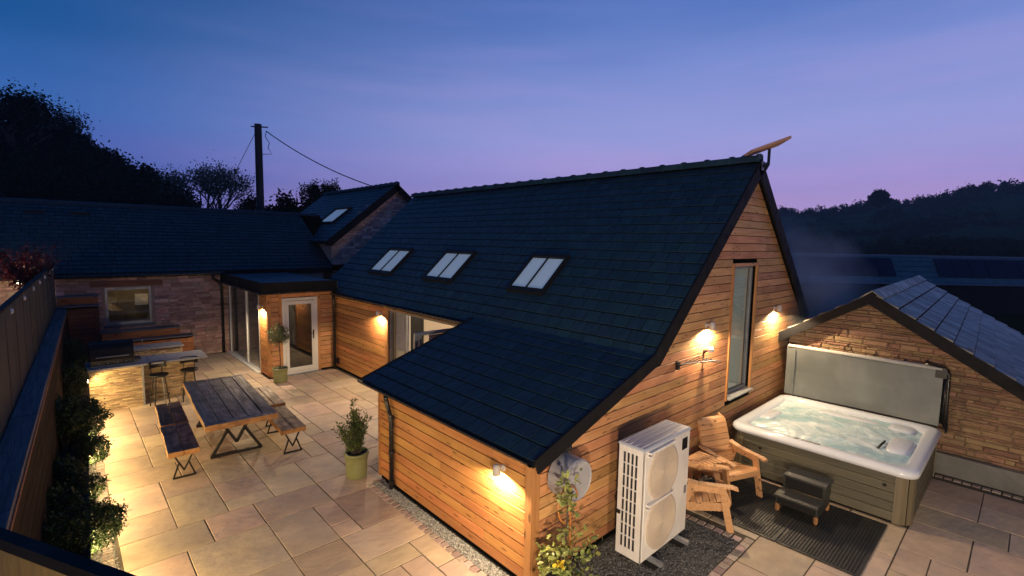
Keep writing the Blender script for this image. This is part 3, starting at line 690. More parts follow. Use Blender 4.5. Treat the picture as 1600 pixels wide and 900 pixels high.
# verge boards on the near gable
def verge(F_, v0, v1, u, m=M_barge, w_=.17, name='verge_board', th=.03, low=-.17, hi=.022):
    MB().fr(F_, min(u, u+th), max(u, u+th), v0, v1, low, hi).obj(name, m, barn)
verge(FL, vv(XK)-.02, Lm+.03, -YR0+.001, low=-.19); verge(FO, -.02, Lo+.02, -YR0+.002, low=-.15)
MB().fr(FR, YR0-.031, YR0-.001, 0, Lr+.02, -.19, .022).obj('verge_board', M_barge, barn)
verge(FO, -.02, Lo+.02, -YO1-.032, low=-.12)
# gutters
def gutter(name, x, z, y0, y1, r=.052, parent=barn):
    m = MB(); ns = 9
    for yy in (y0, y1):
        for k in range(ns):
            t = PI+PI*k/(ns-1); m.v.append((x+math.cos(t)*r, yy, z+math.sin(t)*r))
        for k in range(ns):
            t = 2*PI-PI*k/(ns-1); m.v.append((x+math.cos(t)*(r-.006), yy, z+math.sin(t)*(r-.006)))
    n2 = 2*ns
    for k in range(n2): m.f.append((k, (k+1) % n2, n2+(k+1) % n2, n2+k))
    m.f.append(tuple(range(n2))[::-1]); m.f.append(tuple(n2+k for k in range(n2)))
    return m.obj(name, M_black, parent, smooth=False)
gutter('gutter', XO-.035, ZO-.045, YR0+.02, YO1+.04, .058); gutter('gutter', XK-.10, ZK-.10, YO1+.06, 13.30, .058)
MB().box(XO+.005, YR0+.03, ZO-.13, XO+.03, YO1-.01, ZO-.04).obj('fascia_board', M_barge, barn)
MB().box(XK-.04, YO1+.02, ZK-.19, XK-.01, 13.32, ZK-.085).obj('fascia_board', M_barge, barn)
dp = MB(); xo, yo = 3.365, 6.30
dp.tube([(XO-.035, yo, ZO-.09), (XO-.035, yo, ZO-.16), (XO-.02, yo, ZO-.22), (xo+.03, yo-.08, ZO-.34), (xo+.045, yo-.11, ZO-.42), (xo+.045, yo-.11, .02)], .034, 12); dp.obj('downpipe', M_black, barn, smooth=True)
for z in (ZO-.45, .55, .08):
    MB().lathe([(.034, 0), (.043, .004), (.043, .05), (.034, .054)], (xo+.045, yo-.11, z), 14).obj('pipe_bracket', M_black, barn)
dp = MB(); dp.tube([(5.50, 13.22, ZK-.12), (5.53, 13.22, ZK-.3), (5.53, 13.22, .02)], .036, 12); dp.obj('downpipe', M_black, barn, smooth=True)
# tall gable window
wn = MB(); e = .045; fy0, fy1 = YG+.06, YG+.12
wn.box(WX0, fy0, WZ0, WX0+e, fy1, WZ1); wn.box(WX1-e, fy0, WZ0, WX1, fy1, WZ1); wn.box(WX0+e, fy0, WZ0, WX1-e, fy1, WZ0+.06); wn.box(WX0+e, fy0, WZ1-e, WX1-e, fy1, WZ1)
win = wn.obj('window', M_grey, barn)
MB().box(WX0+e, YG+.08, WZ0+.06, WX1-e, YG+.09, WZ1-e).obj('pane', M_glassclear, win)
MB().box(WX0+e, YG+.13, WZ0, WX1-e, YG+.14, WZ1).obj('blind', M_glowblind, win)
MB().hexa([(WX0-.03, YG-.07, WZ0-.03), (WX1+.03, YG-.07, WZ0-.03), (WX1+.03, fy0, WZ0-.02), (WX0-.03, fy0, WZ0-.02), (WX0-.03, YG-.07, WZ0-.012), (WX1+.03, YG-.07, WZ0-.012), (WX1+.03, fy0, WZ0+.012), (WX0-.03, fy0, WZ0+.012)]).obj('sill', M_grey, win)
for a, c, d_, h in ((WX0-.05, WX0, WZ0-.05, WZ1+.05), (WX1, WX1+.05, WZ0-.05, WZ1+.05)):
    MB().box(a, YG-.02, d_, c, fy0+.04, h).obj('frame', M_cladZ, win)
MB().box(WX0, YG-.02, WZ1, WX1, fy0, WZ1+.05).obj('frame', M_cladX, win)
# sliding and folding door
dr = MB(); dr.box(5.64, DY1-.06, .02, 5.70, DY1, DZ); dr.box(5.64, DY0, DZ-.05, 5.70, DY1-.06, DZ); dr.box(5.64, DY0, .0, 5.70, DY0+.05, DZ-.05); dr.box(5.64, 9.56, .02, 5.70, 9.61, DZ-.05)
door = dr.obj('glazed_door', M_grey, barn)
MB().box(5.665, 9.61, .05, 5.675, DY1-.06, DZ-.05).obj('pane', M_glassclear, door)
lf = MB(); y0 = 7.42
for zz_ in ((DZ-.08, DZ-.02), (.04, .10)): lf.box(4.56, y0, zz_[0], 5.58, y0+.05, zz_[1])
for xx in ((4.56, 4.63), (5.51, 5.58), (4.66, 4.70)): lf.box(xx[0], y0-.004, .10, xx[1], y0+.054, DZ-.08)
leaf = lf.obj('folded_door_leaf', M_grey, barn); MB().box(4.70, y0+.02, .10, 5.51, y0+.03, DZ-.08).obj('pane', M_glassclear, leaf)
MB().box(4.9, y0+.06, .1, 5.55, y0+.07, DZ-.1).obj('blind', M_interior, leaf)
# the room behind it
rm = MB(); rm.box(5.80, 10.9, 0, 9.2, 11.0, 2.3); rm.box(9.2, 6.5, 0, 9.3, 11.0, 2.3); rm.box(5.80, 6.5, 0, 9.2, 6.6, 2.3); rm.box(5.76, 6.5, 2.3, 9.3, 11, 2.34); rm.box(5.76, 6.5, -.01, 9.3, 11, .01); rm.obj('room', M_interior, barn)
MB().box(5.77, 9.62, .02, 5.80, 10.24, 2.1).obj('curtain', M_whiteboard, barn)
MB().box(6.2, 10.5, .02, 6.72, 10.88, 2.15).obj('cupboard', M_blackmatte, barn); MB().box(7.9, 7.6, 1.2, 8.0, 10.0, 1.28).obj('shelf', M_darkwoodY, barn)
l = bpy.data.lights.new('ceiling_light', 'POINT'); l.energy = 150; l.color = (1, .80, .58); l.shadow_soft_size = .08; lo = bpy.data.objects.new('ceiling_light', l); C.objects.link(lo); lo.location = (7.6, 8.2, 2.1)
lo.parent = barn; lo.matrix_parent_inverse = TH[barn.name].inverted()
MB().lathe([(.10, 0), (.13, .03), (.13, .06)], (7.6, 8.2, 2.22), 16).obj('ceiling_lamp', M_bulb, barn)
vt = MB(); vt.box(5.59, 13.10, .16, 5.612, 13.26, .32)
for k in range(4): vt.bar((5.585, 13.11, .18+k*.035), (5.585, 13.25, .18+k*.035), .012)
vt.obj('wall_vent', M_black, barn)

# ------------------------------------------------------------------ glazed porch
porch = thing('glazed_porch', 'flat roofed timber porch with glazed side and white framed door', 'porch', (4.7, 15, 0))
PY, PX = 13.38, 3.83
pr_ = MB(); pr_.box(3.66, 13.10, 2.30, 5.60, 17.38, 2.50); rfp = pr_.obj('flat_roof', M_lead, porch)
for q in ((3.64, 13.08, 2.27, 5.56, 13.10, 2.535), (3.64, 13.10, 2.27, 3.66, 17.38, 2.535)): MB().box(*q).obj('fascia_board', M_barge, porch)
MB().box(3.55, 13.03, 2.235, 5.50, 13.075, 2.27).obj('gutter', M_black, porch); MB().box(3.59, 13.08, 2.235, 3.635, 17.3, 2.27).obj('gutter', M_black, porch)
MB().box(3.70, 13.16, 2.22, 5.6, 17.38, 2.298).obj('soffit', M_void, porch)
fw = MB(); fw.box(PX+.03, PY+.03, 0, 4.16, PY+.12, 2.22); fw.box(5.12, PY+.03, 0, 5.60, PY+.12, 2.22); fw.box(4.16, PY+.03, 2.08, 5.12, PY+.12, 2.22); fwo = fw.obj('front_wall', M_void, porch)
FP = F((0, PY+.03, 0), (1, 0, 0), (0, 0, 1))
boards(FP, .04, 2.2, lambda z: PX+.10, lambda z: 4.13, M_cladX, fwo, .13, joint=(3, 4)); boards(FP, .04, 2.2, lambda z: 5.20, lambda z: 5.56, M_cladX, fwo, .13, joint=(3, 4))
boards(FP, 2.09, 2.2, lambda z: 4.20, lambda z: 5.12, M_cladX, fwo, .13, joint=(3, 4))
for a, c in ((PX, PX+.10), (4.13, 4.20), (5.12, 5.20)): MB().box(a, PY-.006, .02, c, PY+.034, 2.21).obj('corner_post', M_cladZ, porch)
sd = MB(); sd.box(PX+.02, PY+.04, 0, PX+.10, 14.02, 2.22); sdo = sd.obj('side_pier', M_void, porch)
FS = F((PX+.02, 0, 0), (0, -1, 0), (0, 0, 1))
boards(FS, .04, 2.2, lambda z: -13.96, lambda z: -(PY+.05), M_cladY, sdo, .13, joint=(3, 4))
MB().box(PX-.005, 13.96, .02, PX+.04, 14.04, 2.21).obj('corner_post', M_cladZ, porch)
db = MB(); db.box(4.20, PY-.01, .02, 4.27, PY+.06, 2.08); db.box(5.05, PY-.01, .02, 5.12, PY+.06, 2.08); db.box(4.27, PY-.01, 2.0, 5.05, PY+.06, 2.08); db.box(4.27, PY-.01, .02, 5.05, PY+.06, .08)
dr = db.obj('entrance_door', M_white, porch)
lf = MB(); lf.box(4.275, PY-.02, .09, 4.36, PY+.03, 1.99); lf.box(4.96, PY-.02, .09, 5.045, PY+.03, 1.99); lf.box(4.36, PY-.02, 1.90, 4.96, PY+.03, 1.99); lf.box(4.36, PY-.02, .09, 4.96, PY+.03, .19); lf.obj('door_frame', M_white, dr)
MB().box(4.36, PY, .19, 4.96, PY+.008, 1.90).obj('pane', M_glassdark, dr)
h = MB(); h.box(4.985, PY-.03, .93, 5.015, PY-.02, 1.17); h.bar((5.0, PY-.05, 1.08), (4.90, PY-.05, 1.08), .018); h.bar((5.0, PY-.02, 1.08), (5.0, PY-.055, 1.08), .018); h.obj('handle', M_black, dr)
MB().box(4.1, PY-.11, 0, 5.2, PY-.02, .022).obj('threshold', M_grey, porch)
gs = MB(); Y0, Y1 = 14.06, 17.25
for y_ in (Y0, 15.30, Y1-.07): gs.box(PX, y_, .06, PX+.06, y_+.07, 2.2)
gs.box(PX, Y0, 0, PX+.06, Y1, .06); gs.box(PX, Y0+.07, 2.14, PX+.06, 15.30, 2.2); gs.box(PX, 15.37, 2.14, PX+.06, Y1-.07, 2.2); gd = gs.obj('glazed_screen', M_white, porch)
for a, c in ((Y0+.07, 15.30), (15.37, Y1-.07)): MB().box(PX+.02, a, .06, PX+.03, c, 2.14).obj('pane', M_glassclear, gd)
MB().box(PX-.10, Y0-.02, 0, PX-.004, Y1, .035).obj('sill', M_white, porch)
pi_ = MB(); pi_.box(5.45, PY+.14, 0, 5.5, 17.3, 2.2); pi_.box(3.95, 17.3, 0, 5.45, 17.35, 2.2); pi_.obj('inner_wall', M_render, porch); MB().box(3.9, PY+.13, 0, 5.45, 17.3, .012).obj('floor', M_slab, porch)

# ------------------------------------------------------------------ long stone building at the back
YB = 17.4; ZE = 2.60
lb = thing('long_stone_building', 'long low rubble stone building with slate roof closing the far side of the patio', 'building', (1, 20, 0))
bw = MB(); KX0, KX1, KZ0, KZ1 = .84, 1.88, 1.14, 2.20
bw.box(-14, YB, 0, KX0, YB+.35, ZE); bw.box(KX1, YB, 0, 6.9, YB+.35, ZE); bw.box(KX0, YB, 0, KX1, YB+.35, KZ0); bw.box(KX0, YB, KZ1, KX1, YB+.35, ZE); bwo = bw.obj('wall', M_mortar, lb)
FB = F((0, YB, 0), (1, 0, 0), (0, 0, 1))
hol = [(KX0-.06, KX1+.06, KZ0-.07, KZ1+.03), (.55, 2.15, KZ1+.03, KZ1+.19)]
rubble(FB, -.16, 3.86, .0, 2.56, lambda u: 9, M_wallstone, bwo, 250, hw=(.08, .14), holes=hol, depth=(.012, .035), seed=3)
rubble(FB, -6, -.20, 1.7, 2.56, lambda u: 9, M_wallstone, bwo, 48, hw=(.09, .15), depth=(.012, .03), seed=4, key=lambda s: -s[0][0][0])
MB().box(.55, YB-.045, KZ1+.035, 2.15, YB+.0, KZ1+.185).obj('lintel', M_darkwoodX, lb)
wf = MB(); wf.box(KX0-.02, YB+.02, KZ0, KX0+.06, YB+.10, KZ1); wf.box(KX1-.06, YB+.02, KZ0, KX1+.02, YB+.10, KZ1); wf.box(KX0+.06, YB+.02, KZ0, KX1-.06, YB+.10, KZ0+.08); wf.box(KX0+.06, YB+.02, KZ1-.08, KX1-.06, YB+.10, KZ1)
wo_ = wf.obj('window', M_grey, lb)
MB().box(KX0+.06, YB+.05, KZ0+.08, KX1-.06, YB+.06, KZ1-.08).obj('pane', M_glassclear, wo_)
MB().box(KX0-.06, YB-.05, KZ0-.06, KX1+.06, YB+.02, KZ0).obj('sill', M_sleeperX, wo_)
MB().box(KX0-.3, YB+1.2, .8, KX1+1.0, YB+1.25, 2.5).obj('inner_wall', M_fenceback, lb); MB().box(KX0+.75, YB+1.1, 1.55, KX1+.8, YB+1.19, 1.88).obj('shelf_unit', M_whiteboard, lb)
MB().box(KX0-.3, YB+.3, 2.56, KX1+1.1, YB+1.3, 2.6).obj('ceiling', M_interior, lb)
l = bpy.data.lights.new('room_light', 'POINT'); l.energy = 3.2; l.color = (1, .8, .4); l.shadow_soft_size = .08; lo = bpy.data.objects.new('room_light', l); C.objects.link(lo); lo.location = (1.5, YB+.75, 2.45)
lo.parent = lb; lo.matrix_parent_inverse = TH[lb.name].inverted()
ZRB = 4.62; YRB = 20.5; sb = (ZRB-ZE-.02)/(YRB-YB+.12)
FBr = F((0, YB-.12, ZE+.02), (1, 0, 0), (0, 1, sb)); Lb = (YRB-YB+.12)*math.hypot(1, sb)
br = MB(); br.fr(FBr, -14, 8.0, 0, Lb, -.12, 0); FB2 = F((0, YRB+3.2, ZE+.02), (-1, 0, 0), (0, -1, sb)); br.fr(FB2, -8.0, 14, 0, Lb, -.12, 0); bro = br.obj('roof', M_void, lb)
lay_slates(slates_list(FBr, -14, 7.2, 0, Lb-.03, .20, .30), bro, M_slateback, 0, 'b', tilt=.012)
rt = MB(); rt.tube([(-14, YRB, ZRB-.02), (7.9, YRB, ZRB-.02)], .085, 8); rt.obj('ridge', M_slateback, lb)
for px_ in (53, 127):
    P = far(px_, 342, 19.4); 
    MB().box(P.x-.22, 19.9, 4.19, P.x+.22, 20.12, 4.33).obj('roof_vent', M_barge, lb)
m = MB()
for k in range(1): pass
gx = MB(); gx.tube([(-14, YB-.17, ZE-.06), (3.75, YB-.17, ZE-.06)], .055, 10); gx.obj('gutter', M_black, lb); MB().box(-14, YB-.12, ZE-.12, 7.2, YB-.09, ZE+.01).obj('fascia_board', M_barge, lb)
dp = MB(); dp.tube([(3.42, YB-.17, ZE-.08), (3.42, YB-.17, ZE-.22), (3.62, YB-.09, ZE-.38), (3.66, YB-.08, ZE-.5), (3.66, YB-.08, .02)], .042, 12); dp.obj('downpipe', M_black, lb, smooth=True)
MB().box(-14, YB+.35, 0, 6.9, YB+.36, 2.5)

# ------------------------------------------------------------------ tall stone building behind
tb = thing('tall_stone_building', 'taller rubble stone building with gable end and one small rooflight behind the long building', 'building', (10, 20, 0))
TX, TZ, TS = 9.85, 5.86, .80; T0, T1 = 17.42, 24.5; TXE = 7.12; TZE = TZ-TS*(TX-TXE)
tzf = lambda x: TZ-TS*abs(x-TX)
w_ = MB()
for a, c in ((TXE+.12, TX), (TX, 2*TX-TXE-.12)): w_.hexa([(a, T0+.05, 0), (c, T0+.05, 0), (c, T0+.4, 0), (a, T0+.4, 0), (a, T0+.05, tzf(a)-.08), (c, T0+.05, tzf(c)-.08), (c, T0+.4, tzf(c)-.08), (a, T0+.4, tzf(a)-.08)])
w_.box(TXE+.12, T0+.4, 0, TXE+.4, T1, TZE-.02); w_.box(2*TX-TXE-.4, T0+.4, 0, 2*TX-TXE-.12, T1, TZE-.02)
two = w_.obj('wall', M_mortar, tb)
rubble(F((0, T0+.05, 0), (1, 0, 0), (0, 0, 1)), TXE+.14, 11.6, 2.3, 5.8, lambda u: tzf(u)-.16, M_wallstone, two, 290, hw=(.08, .15), ww=(.14, .38), depth=(.015, .04), seed=9)
FT = F((TXE-.10, 0, tzf(TXE-.10)-.03), (0, -1, 0), (1, 0, TS)); Lt = (TX-TXE+.10)*math.hypot(1, TS); FT2 = F((2*TX-TXE+.1, 0, tzf(TXE-.10)-.03), (0, 1, 0), (-1, 0, TS))
r_ = MB(); r_.fr(FT, -T1, -T0+.12, 0, Lt, -.12, 0); r_.fr(FT2, T0-.12, T1, 0, Lt, -.12, 0); tro = r_.obj('roof', M_void, tb)
vt = lambda x: (x-TXE+.10)*math.hypot(1, TS)
h0, h1 = -20.25, -18.75; g0, g1 = vt(7.86), vt(8.68)
lay_slates(slates_list(FT, -T1, -T0+.12, 0, Lt-.04, .22, .28, [(h0, h1, g0, g1)]), tro, M_slate, 0, 't', tilt=.012, back=slates_list(FT2, T0-.12, T1, 0, Lt-.04, .22, .28))
y = T0-.12
while y < T1-.1:
    o = bpy.data.objects.new('ridge_tile', RTm); C.objects.link(o); o.parent = tro; o.location = (TX, y, TZ+.03); o.scale = (1, min(.42, T1-y), 1); y += .42
    if TH.get(tro.name) is not None: pass
t = MB(); t.fr(FT, h0, h1, g0, g0+.06, -.01, .09); t.fr(FT, h0, h1, g1-.06, g1, -.01, .10); t.fr(FT, h0, h0+.06, g0+.06, g1-.06, -.01, .09); t.fr(FT, h1-.06, h1, g0+.06, g1-.06, -.01, .09); sk = t.obj('rooflight', M_blackmatte, tb)
MB().fr(FT, h0+.06, h1-.06, g0+.06, g1-.06, .05, .06).obj('pane', M_glassclear, sk); MB().fr(FT, h0+.06, h1-.06, g0+.06, g1-.06, .004, .02).obj('blind', M_skyreflect, sk)  # same glowing sheet imitating the sky's reflection
MB().fr(FT, -T0+.12, -T0+.15, -.02, Lt+.02, -.22, .03).obj('verge_board', M_barge, tb); MB().fr(FT2, T0-.15, T0-.12, -.02, Lt+.02, -.22, .03).obj('verge_board', M_barge, tb)
MB().box(TXE-.20, T0-.1, TZE-.16, TXE-.09, T1, TZE-.09).obj('gutter', M_black, tb)
MB().box(TXE-.1, T0-.06, TZE-.26, TXE+.15, T0+.04, TZE-.14).obj('eave_box', M_barge, tb)

# ------------------------------------------------------------------ stone outbuilding on the right
so = thing('stone_outbuilding', 'small stone outbuilding with pale slate roof behind the hot tub', 'building', (13, 1.5, 0))
SX, SY, SZ, SS = 10.56, 1.90, 2.90, .625; rd = Vector((1, .042, 0)).normalized(); RL = 7.6
zt = lambda y: SZ-SS*abs(y-SY)
w_ = MB(); yl, yr = 3.22, -1.55
for a, c in ((yr, SY), (SY, yl)): w_.hexa([(SX+.06, a, 0), (SX+.5, a, 0), (SX+.5, c, 0), (SX+.06, c, 0), (SX+.06, a, zt(a)-.06), (SX+.5, a, zt(a)-.06), (SX+.5, c, zt(c)-.06), (SX+.06, c, zt(c)-.06)])
w_.box(SX+.5, yr, 0, 18, yr+.4, zt(yr)-.1); w_.box(SX+.5, yl-.4, 0, 18, yl, zt(yl)-.1); swo = w_.obj('wall', M_mortar2, so)
FSo = F((SX+.06, 0, 0), (0, -1, 0), (0, 0, 1))
rubble(FSo, -yl, -yr, .33, 2.9, lambda u: zt(-u)-.14, M_wallstone2, swo, 290, hw=(.03, .10), ww=(.09, .50), depth=(.010, .045), seed=21, gap=.009)
MB().box(SX-.10, yr, 0, SX+.06, yl, .33).obj('plinth', M_render, so)
EV = -1.42
def FSl(side):   # slope facing -Y (side 1) or +Y
    if side: return (Vector((SX-.16, EV, zt(EV)-.02)), rd, Vector((0, 1, SS)).normalized(), rd.cross(Vector((0, 1, SS)).normalized()).normalized())
    V = Vector((0, -1, SS)).normalized(); return (Vector((SX-.16+RL, 2*SY-EV+rd.y*RL, zt(EV)-.02)), -rd, V, (-rd).cross(V).normalized())
Ls = (SY-EV)*math.hypot(1, SS)
r_ = MB(); r_.fr(FSl(1), 0, RL, 0, Ls, -.10, 0); r_.fr(FSl(0), 0, RL, 0, Ls, -.10, 0); sro = r_.obj('roof', M_void, so)
lay_slates(slates_list(FSl(1), 0, RL, 0, Ls-.04, .29, .235, over=-.022), sro, M_slateold, 290, 's', tilt=.030, back=slates_list(FSl(0), 0, RL, 0, Ls-.04, .30, .36))
MB().fr(FSl(1), -.03, -.001, -.02, Ls+.02, -.17, .012).obj('verge_board', M_barge, so); MB().fr(FSl(0), RL+.001, RL+.03, -.02, Ls+.02, -.14, .012).obj('verge_board', M_barge, so)
for k in range(19):
    a = Vector((SX-.16, SY, SZ+.02))+rd*(k*RL/19); a2 = a+rd*(RL/19-.05)
    b = MB(); 
    for s_ in (-1, 1): b.hexa([a+Vector((0, 0, .0)), a2+Vector((0, 0, 0)), a2+Vector((0, s_*.16, -.125)), a+Vector((0, s_*.16, -.125)), a+Vector((0, 0, .025)), a2+Vector((0, 0, .025)), a2+Vector((0, s_*.17, -.10)), a+Vector((0, s_*.17, -.10))])
    b.obj('ridge_tile', M_slateold, sro)

# ------------------------------------------------------------------ far barn with solar roof
fb = thing('solar_barn', 'long dark barn across the field with two blue solar arrays on its pale roof', 'barn', (26, 14, 0))
DF = 31.0; fd = Vector((math.sin(YAW), math.cos(YAW), 0)); sdv = Vector((math.cos(YAW), -math.sin(YAW), 0))
def fbp(s, t, z): return fd*(DF+t)+sdv*s+Vector((0, 0, z))
zr, ze_ = 3.22, 1.62
O = fbp(0, -.9, ze_); U = sdv; V = (fbp(0, 0, zr)-fbp(0, -.9, ze_)).normalized(); FBN = (O, U, V, U.cross(V).normalized()); Lf = (fbp(0, 0, zr)-fbp(0, -.9, ze_)).length
b = MB(); b.fr(FBN, 2, 46, 0, Lf, -.15, 0); M_sheet = mat('fibre_cement_sheet', (.16, .20, .20), (.10, .13, .13), (3, 3, 3), 5, .8, .3, None, .1)
fro = b.obj('roof', M_sheet, fb)
b = MB(); nn_ = int(Lf/.32)
for k in range(nn_):
    b.fr(FBN, 2, 46, k*Lf/nn_, (k+1)*Lf/nn_-.05, 0, .05)
b.obj('roof_sheet', M_sheet, fro, 'stuff')
def arr(s0, s1):
    n_ = int((s1-s0)/1.05); 
    for k in range(n_):
        for j in range(1):
            MB().fr(FBN, s0+k*1.05+.02, s0+(k+1)*1.05-.02, .38, Lf-.22, .09, .13).obj('solar_panel', M_solar, fb)
arr(14.5, 24.2); arr(26.6, 45)
b = MB(); b.hexa([fbp(2, -.75, -.3), fbp(46, -.75, -.3), fbp(46, 2.2, -.3), fbp(2, 2.2, -.3), fbp(2, -.75, ze_), fbp(46, -.75, ze_), fbp(46, 2.2, ze_), fbp(2, 2.2, ze_)]); b.obj('wall', M_blackmatte, fb)
b = MB(); b.hexa([fbp(2, 0, zr-.15), fbp(46, 0, zr-.15), fbp(46, 2.5, ze_-.1), fbp(2, 2.5, ze_-.1), fbp(2, 0, zr), fbp(46, 0, zr), fbp(46, 2.5, ze_), fbp(2, 2.5, ze_)]); b.obj('rear_roof', M_sheet, fb)
MB().bar(fbp(2, -1.0, ze_-.06), fbp(46, -1.0, ze_-.06), .12).obj('gutter', M_grey, fb)
# ridge cap
MB().bar(fbp(2, 0, zr+.03), fbp(46, 0, zr+.03), .22, .10).obj('ridge_cap', M_grey, fb)

# ------------------------------------------------------------------ fence, retaining wall and planter on the left
fx = lambda y: -.12-(16.9-y)*.0322
M_wallboard = mat('black_stained_board', (.030, .020, .014), (.014, .010, .008), (26, 1.6, 26), 5, .8, .3, None, .2, spec=.1)
rw = thing('retaining_wall', 'tall dark retaining wall topped with grey sleepers left of the patio', 'wall', (-.3, 10, 0))
YA = 2.3
b = MB(); b.hexa([(fx(YA)-.25, YA, 0), (fx(YA)+.15, YA, 0), (fx(17.3)+.15, 17.3, 0), (fx(17.3)-.25, 17.3, 0), (fx(YA)-.25, YA, 1.70), (fx(YA)+.15, YA, 1.70), (fx(17.3)+.15, 17.3, 1.70), (fx(17.3)-.25, 17.3, 1.70)]); b.obj('wall', M_wallboard, rw)
y = YA
while y < 17.2:
    y2 = min(y+2.4, 17.25); g_ = .006
    MB().hexa([(fx(y)-.03, y+g_, 1.702), (fx(y)+.17, y+g_, 1.702), (fx(y2)+.17, y2-g_, 1.702), (fx(y2)-.03, y2-g_, 1.702), (fx(y)-.03, y+g_, 1.76), (fx(y)+.17, y+g_, 1.76), (fx(y2)+.17, y2-g_, 1.76), (fx(y2)-.03, y2-g_, 1.76)]).obj('coping_sleeper', M_sleeper, rw)
    MB().hexa([(fx(y)+.15, y+g_, 1.665), (fx(y)+.180, y+g_, 1.665), (fx(y2)+.180, y2-g_, 1.665), (fx(y2)+.15, y2-g_, 1.665), (fx(y)+.15, y+g_, 1.700), (fx(y)+.180, y+g_, 1.700), (fx(y2)+.180, y2-g_, 1.700), (fx(y2)+.15, y2-g_, 1.700)]).obj('edge_batten', M_orangeX, rw)
    for k in range(9):
        z0 = .03+k*.18
        MB().hexa([(fx(y)+.15, y+g_, z0), (fx(y)+.172, y+g_, z0), (fx(y2)+.172, y2-g_, z0), (fx(y2)+.15, y2-g_, z0), (fx(y)+.15, y+g_, z0+.172), (fx(y)+.172, y+g_, z0+.172), (fx(y2)+.172, y2-g_, z0+.172), (fx(y2)+.15, y2-g_, z0+.172)]).obj('wall_board', M_wallboard, rw)
    y = y2
ut = thing('upper_terrace', None, None, (0, 0, 0), kind='structure')
MB().add([(-16, -6, 1.70), (.62, -6, 1.70), (.62, .42, 1.70), (fx(2.7)-.02, 2.7, 1.70), (fx(17.3)-.1, 17.35, 1.70), (-16, 17.35, 1.70), ], [(0, 1, 2, 3, 4, 5)]).obj('terrace_paving', M_slab, ut)
MB().hexa([(-.66, 2.6, 0), (.66, .45, 0), (.66, -6, 0), (-.66, -6, 0), (-.66, 2.6, 1.69), (.66, .45, 1.69), (.66, -6, 1.69), (-.66, -6, 1.69)]).obj('terrace_side', M_render, ut)
# the screen fence, boards with bolt heads
M_strip = mat('fence_cover_strip', (.13, .14, .10), (.10, .11, .08), rough=.5, bump=.05, rnd=.05)
M_bolt = mat('bolt_zinc', (.65, .66, .68), (.6, .6, .62), rough=.35, bump=0, rnd=0)
sf = thing('screen_fence', 'tall olive board fence with silver bolt heads along the top of the sleeper wall', 'fence', (-.35, 9, 1.76))
ZF = 2.86; y = 2.72; k = 0
while y < 16.9:
    y2 = y+.47; q = 1 if k % 2 else -1; o_ = .0 if k % 2 else .006
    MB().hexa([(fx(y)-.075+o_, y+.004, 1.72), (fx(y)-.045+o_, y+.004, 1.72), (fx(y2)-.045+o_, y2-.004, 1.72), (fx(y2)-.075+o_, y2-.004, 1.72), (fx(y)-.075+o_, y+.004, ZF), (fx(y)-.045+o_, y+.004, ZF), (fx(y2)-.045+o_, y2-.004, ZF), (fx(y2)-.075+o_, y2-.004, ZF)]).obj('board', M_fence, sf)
    y = y2; k += 1
MB().hexa([(fx(2.7)-.09, 2.7, ZF+.001), (fx(2.7)-.035, 2.7, ZF+.001), (fx(16.95)-.035, 16.95, ZF+.001), (fx(16.95)-.09, 16.95, ZF+.001), (fx(2.7)-.09, 2.7, ZF+.025), (fx(2.7)-.035, 2.7, ZF+.025), (fx(16.95)-.035, 16.95, ZF+.025), (fx(16.95)-.09, 16.95, ZF+.025)]).obj('top_rail', M_barge, sf)
for y in (6.4, 7.85, 9.35, 10.85, 12.2, 13.6, 15.05, 16.4, 4.9, 3.4):
    MB().hexa([(fx(y)-.042, y-.02, 1.74), (fx(y)-.036, y-.02, 1.74), (fx(y)-.036, y+.02, 1.74), (fx(y)-.042, y+.02, 1.74), (fx(y)-.042, y-.02, ZF-.01), (fx(y)-.036, y-.02, ZF-.01), (fx(y)-.036, y+.02, ZF-.01), (fx(y)-.042, y+.02, ZF-.01)]).obj('cover_strip', M_strip, sf)
    MB().lathe([(.034, 0), (.034, .010), (.016, .024)], (fx(y)-.035, y, ZF-.07), 12, 'X').obj('bolt', M_bolt, sf)
# near diagonal run of the same fence
nf = thing('near_fence', 'mustard board fence with black top rail in the bottom left corner', 'fence', (-.1, 1.7, 1.7))
A = Vector((-.62, 2.72, 0)); B_ = Vector((.66, .28, 0)); dn = (B_-A).normalized(); ln_ = (B_-A).length; nn2 = Vector((dn.y, -dn.x, 0))
FN = (A, dn, Vector((0, 0, 1)), dn.cross(Vector((0, 0, 1))).normalized())
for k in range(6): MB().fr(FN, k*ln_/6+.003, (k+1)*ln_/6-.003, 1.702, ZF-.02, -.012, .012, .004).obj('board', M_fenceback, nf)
MB().fr(FN, 0, ln_, ZF-.019, ZF+.012, -.016, .016).obj('top_rail', M_barge, nf)
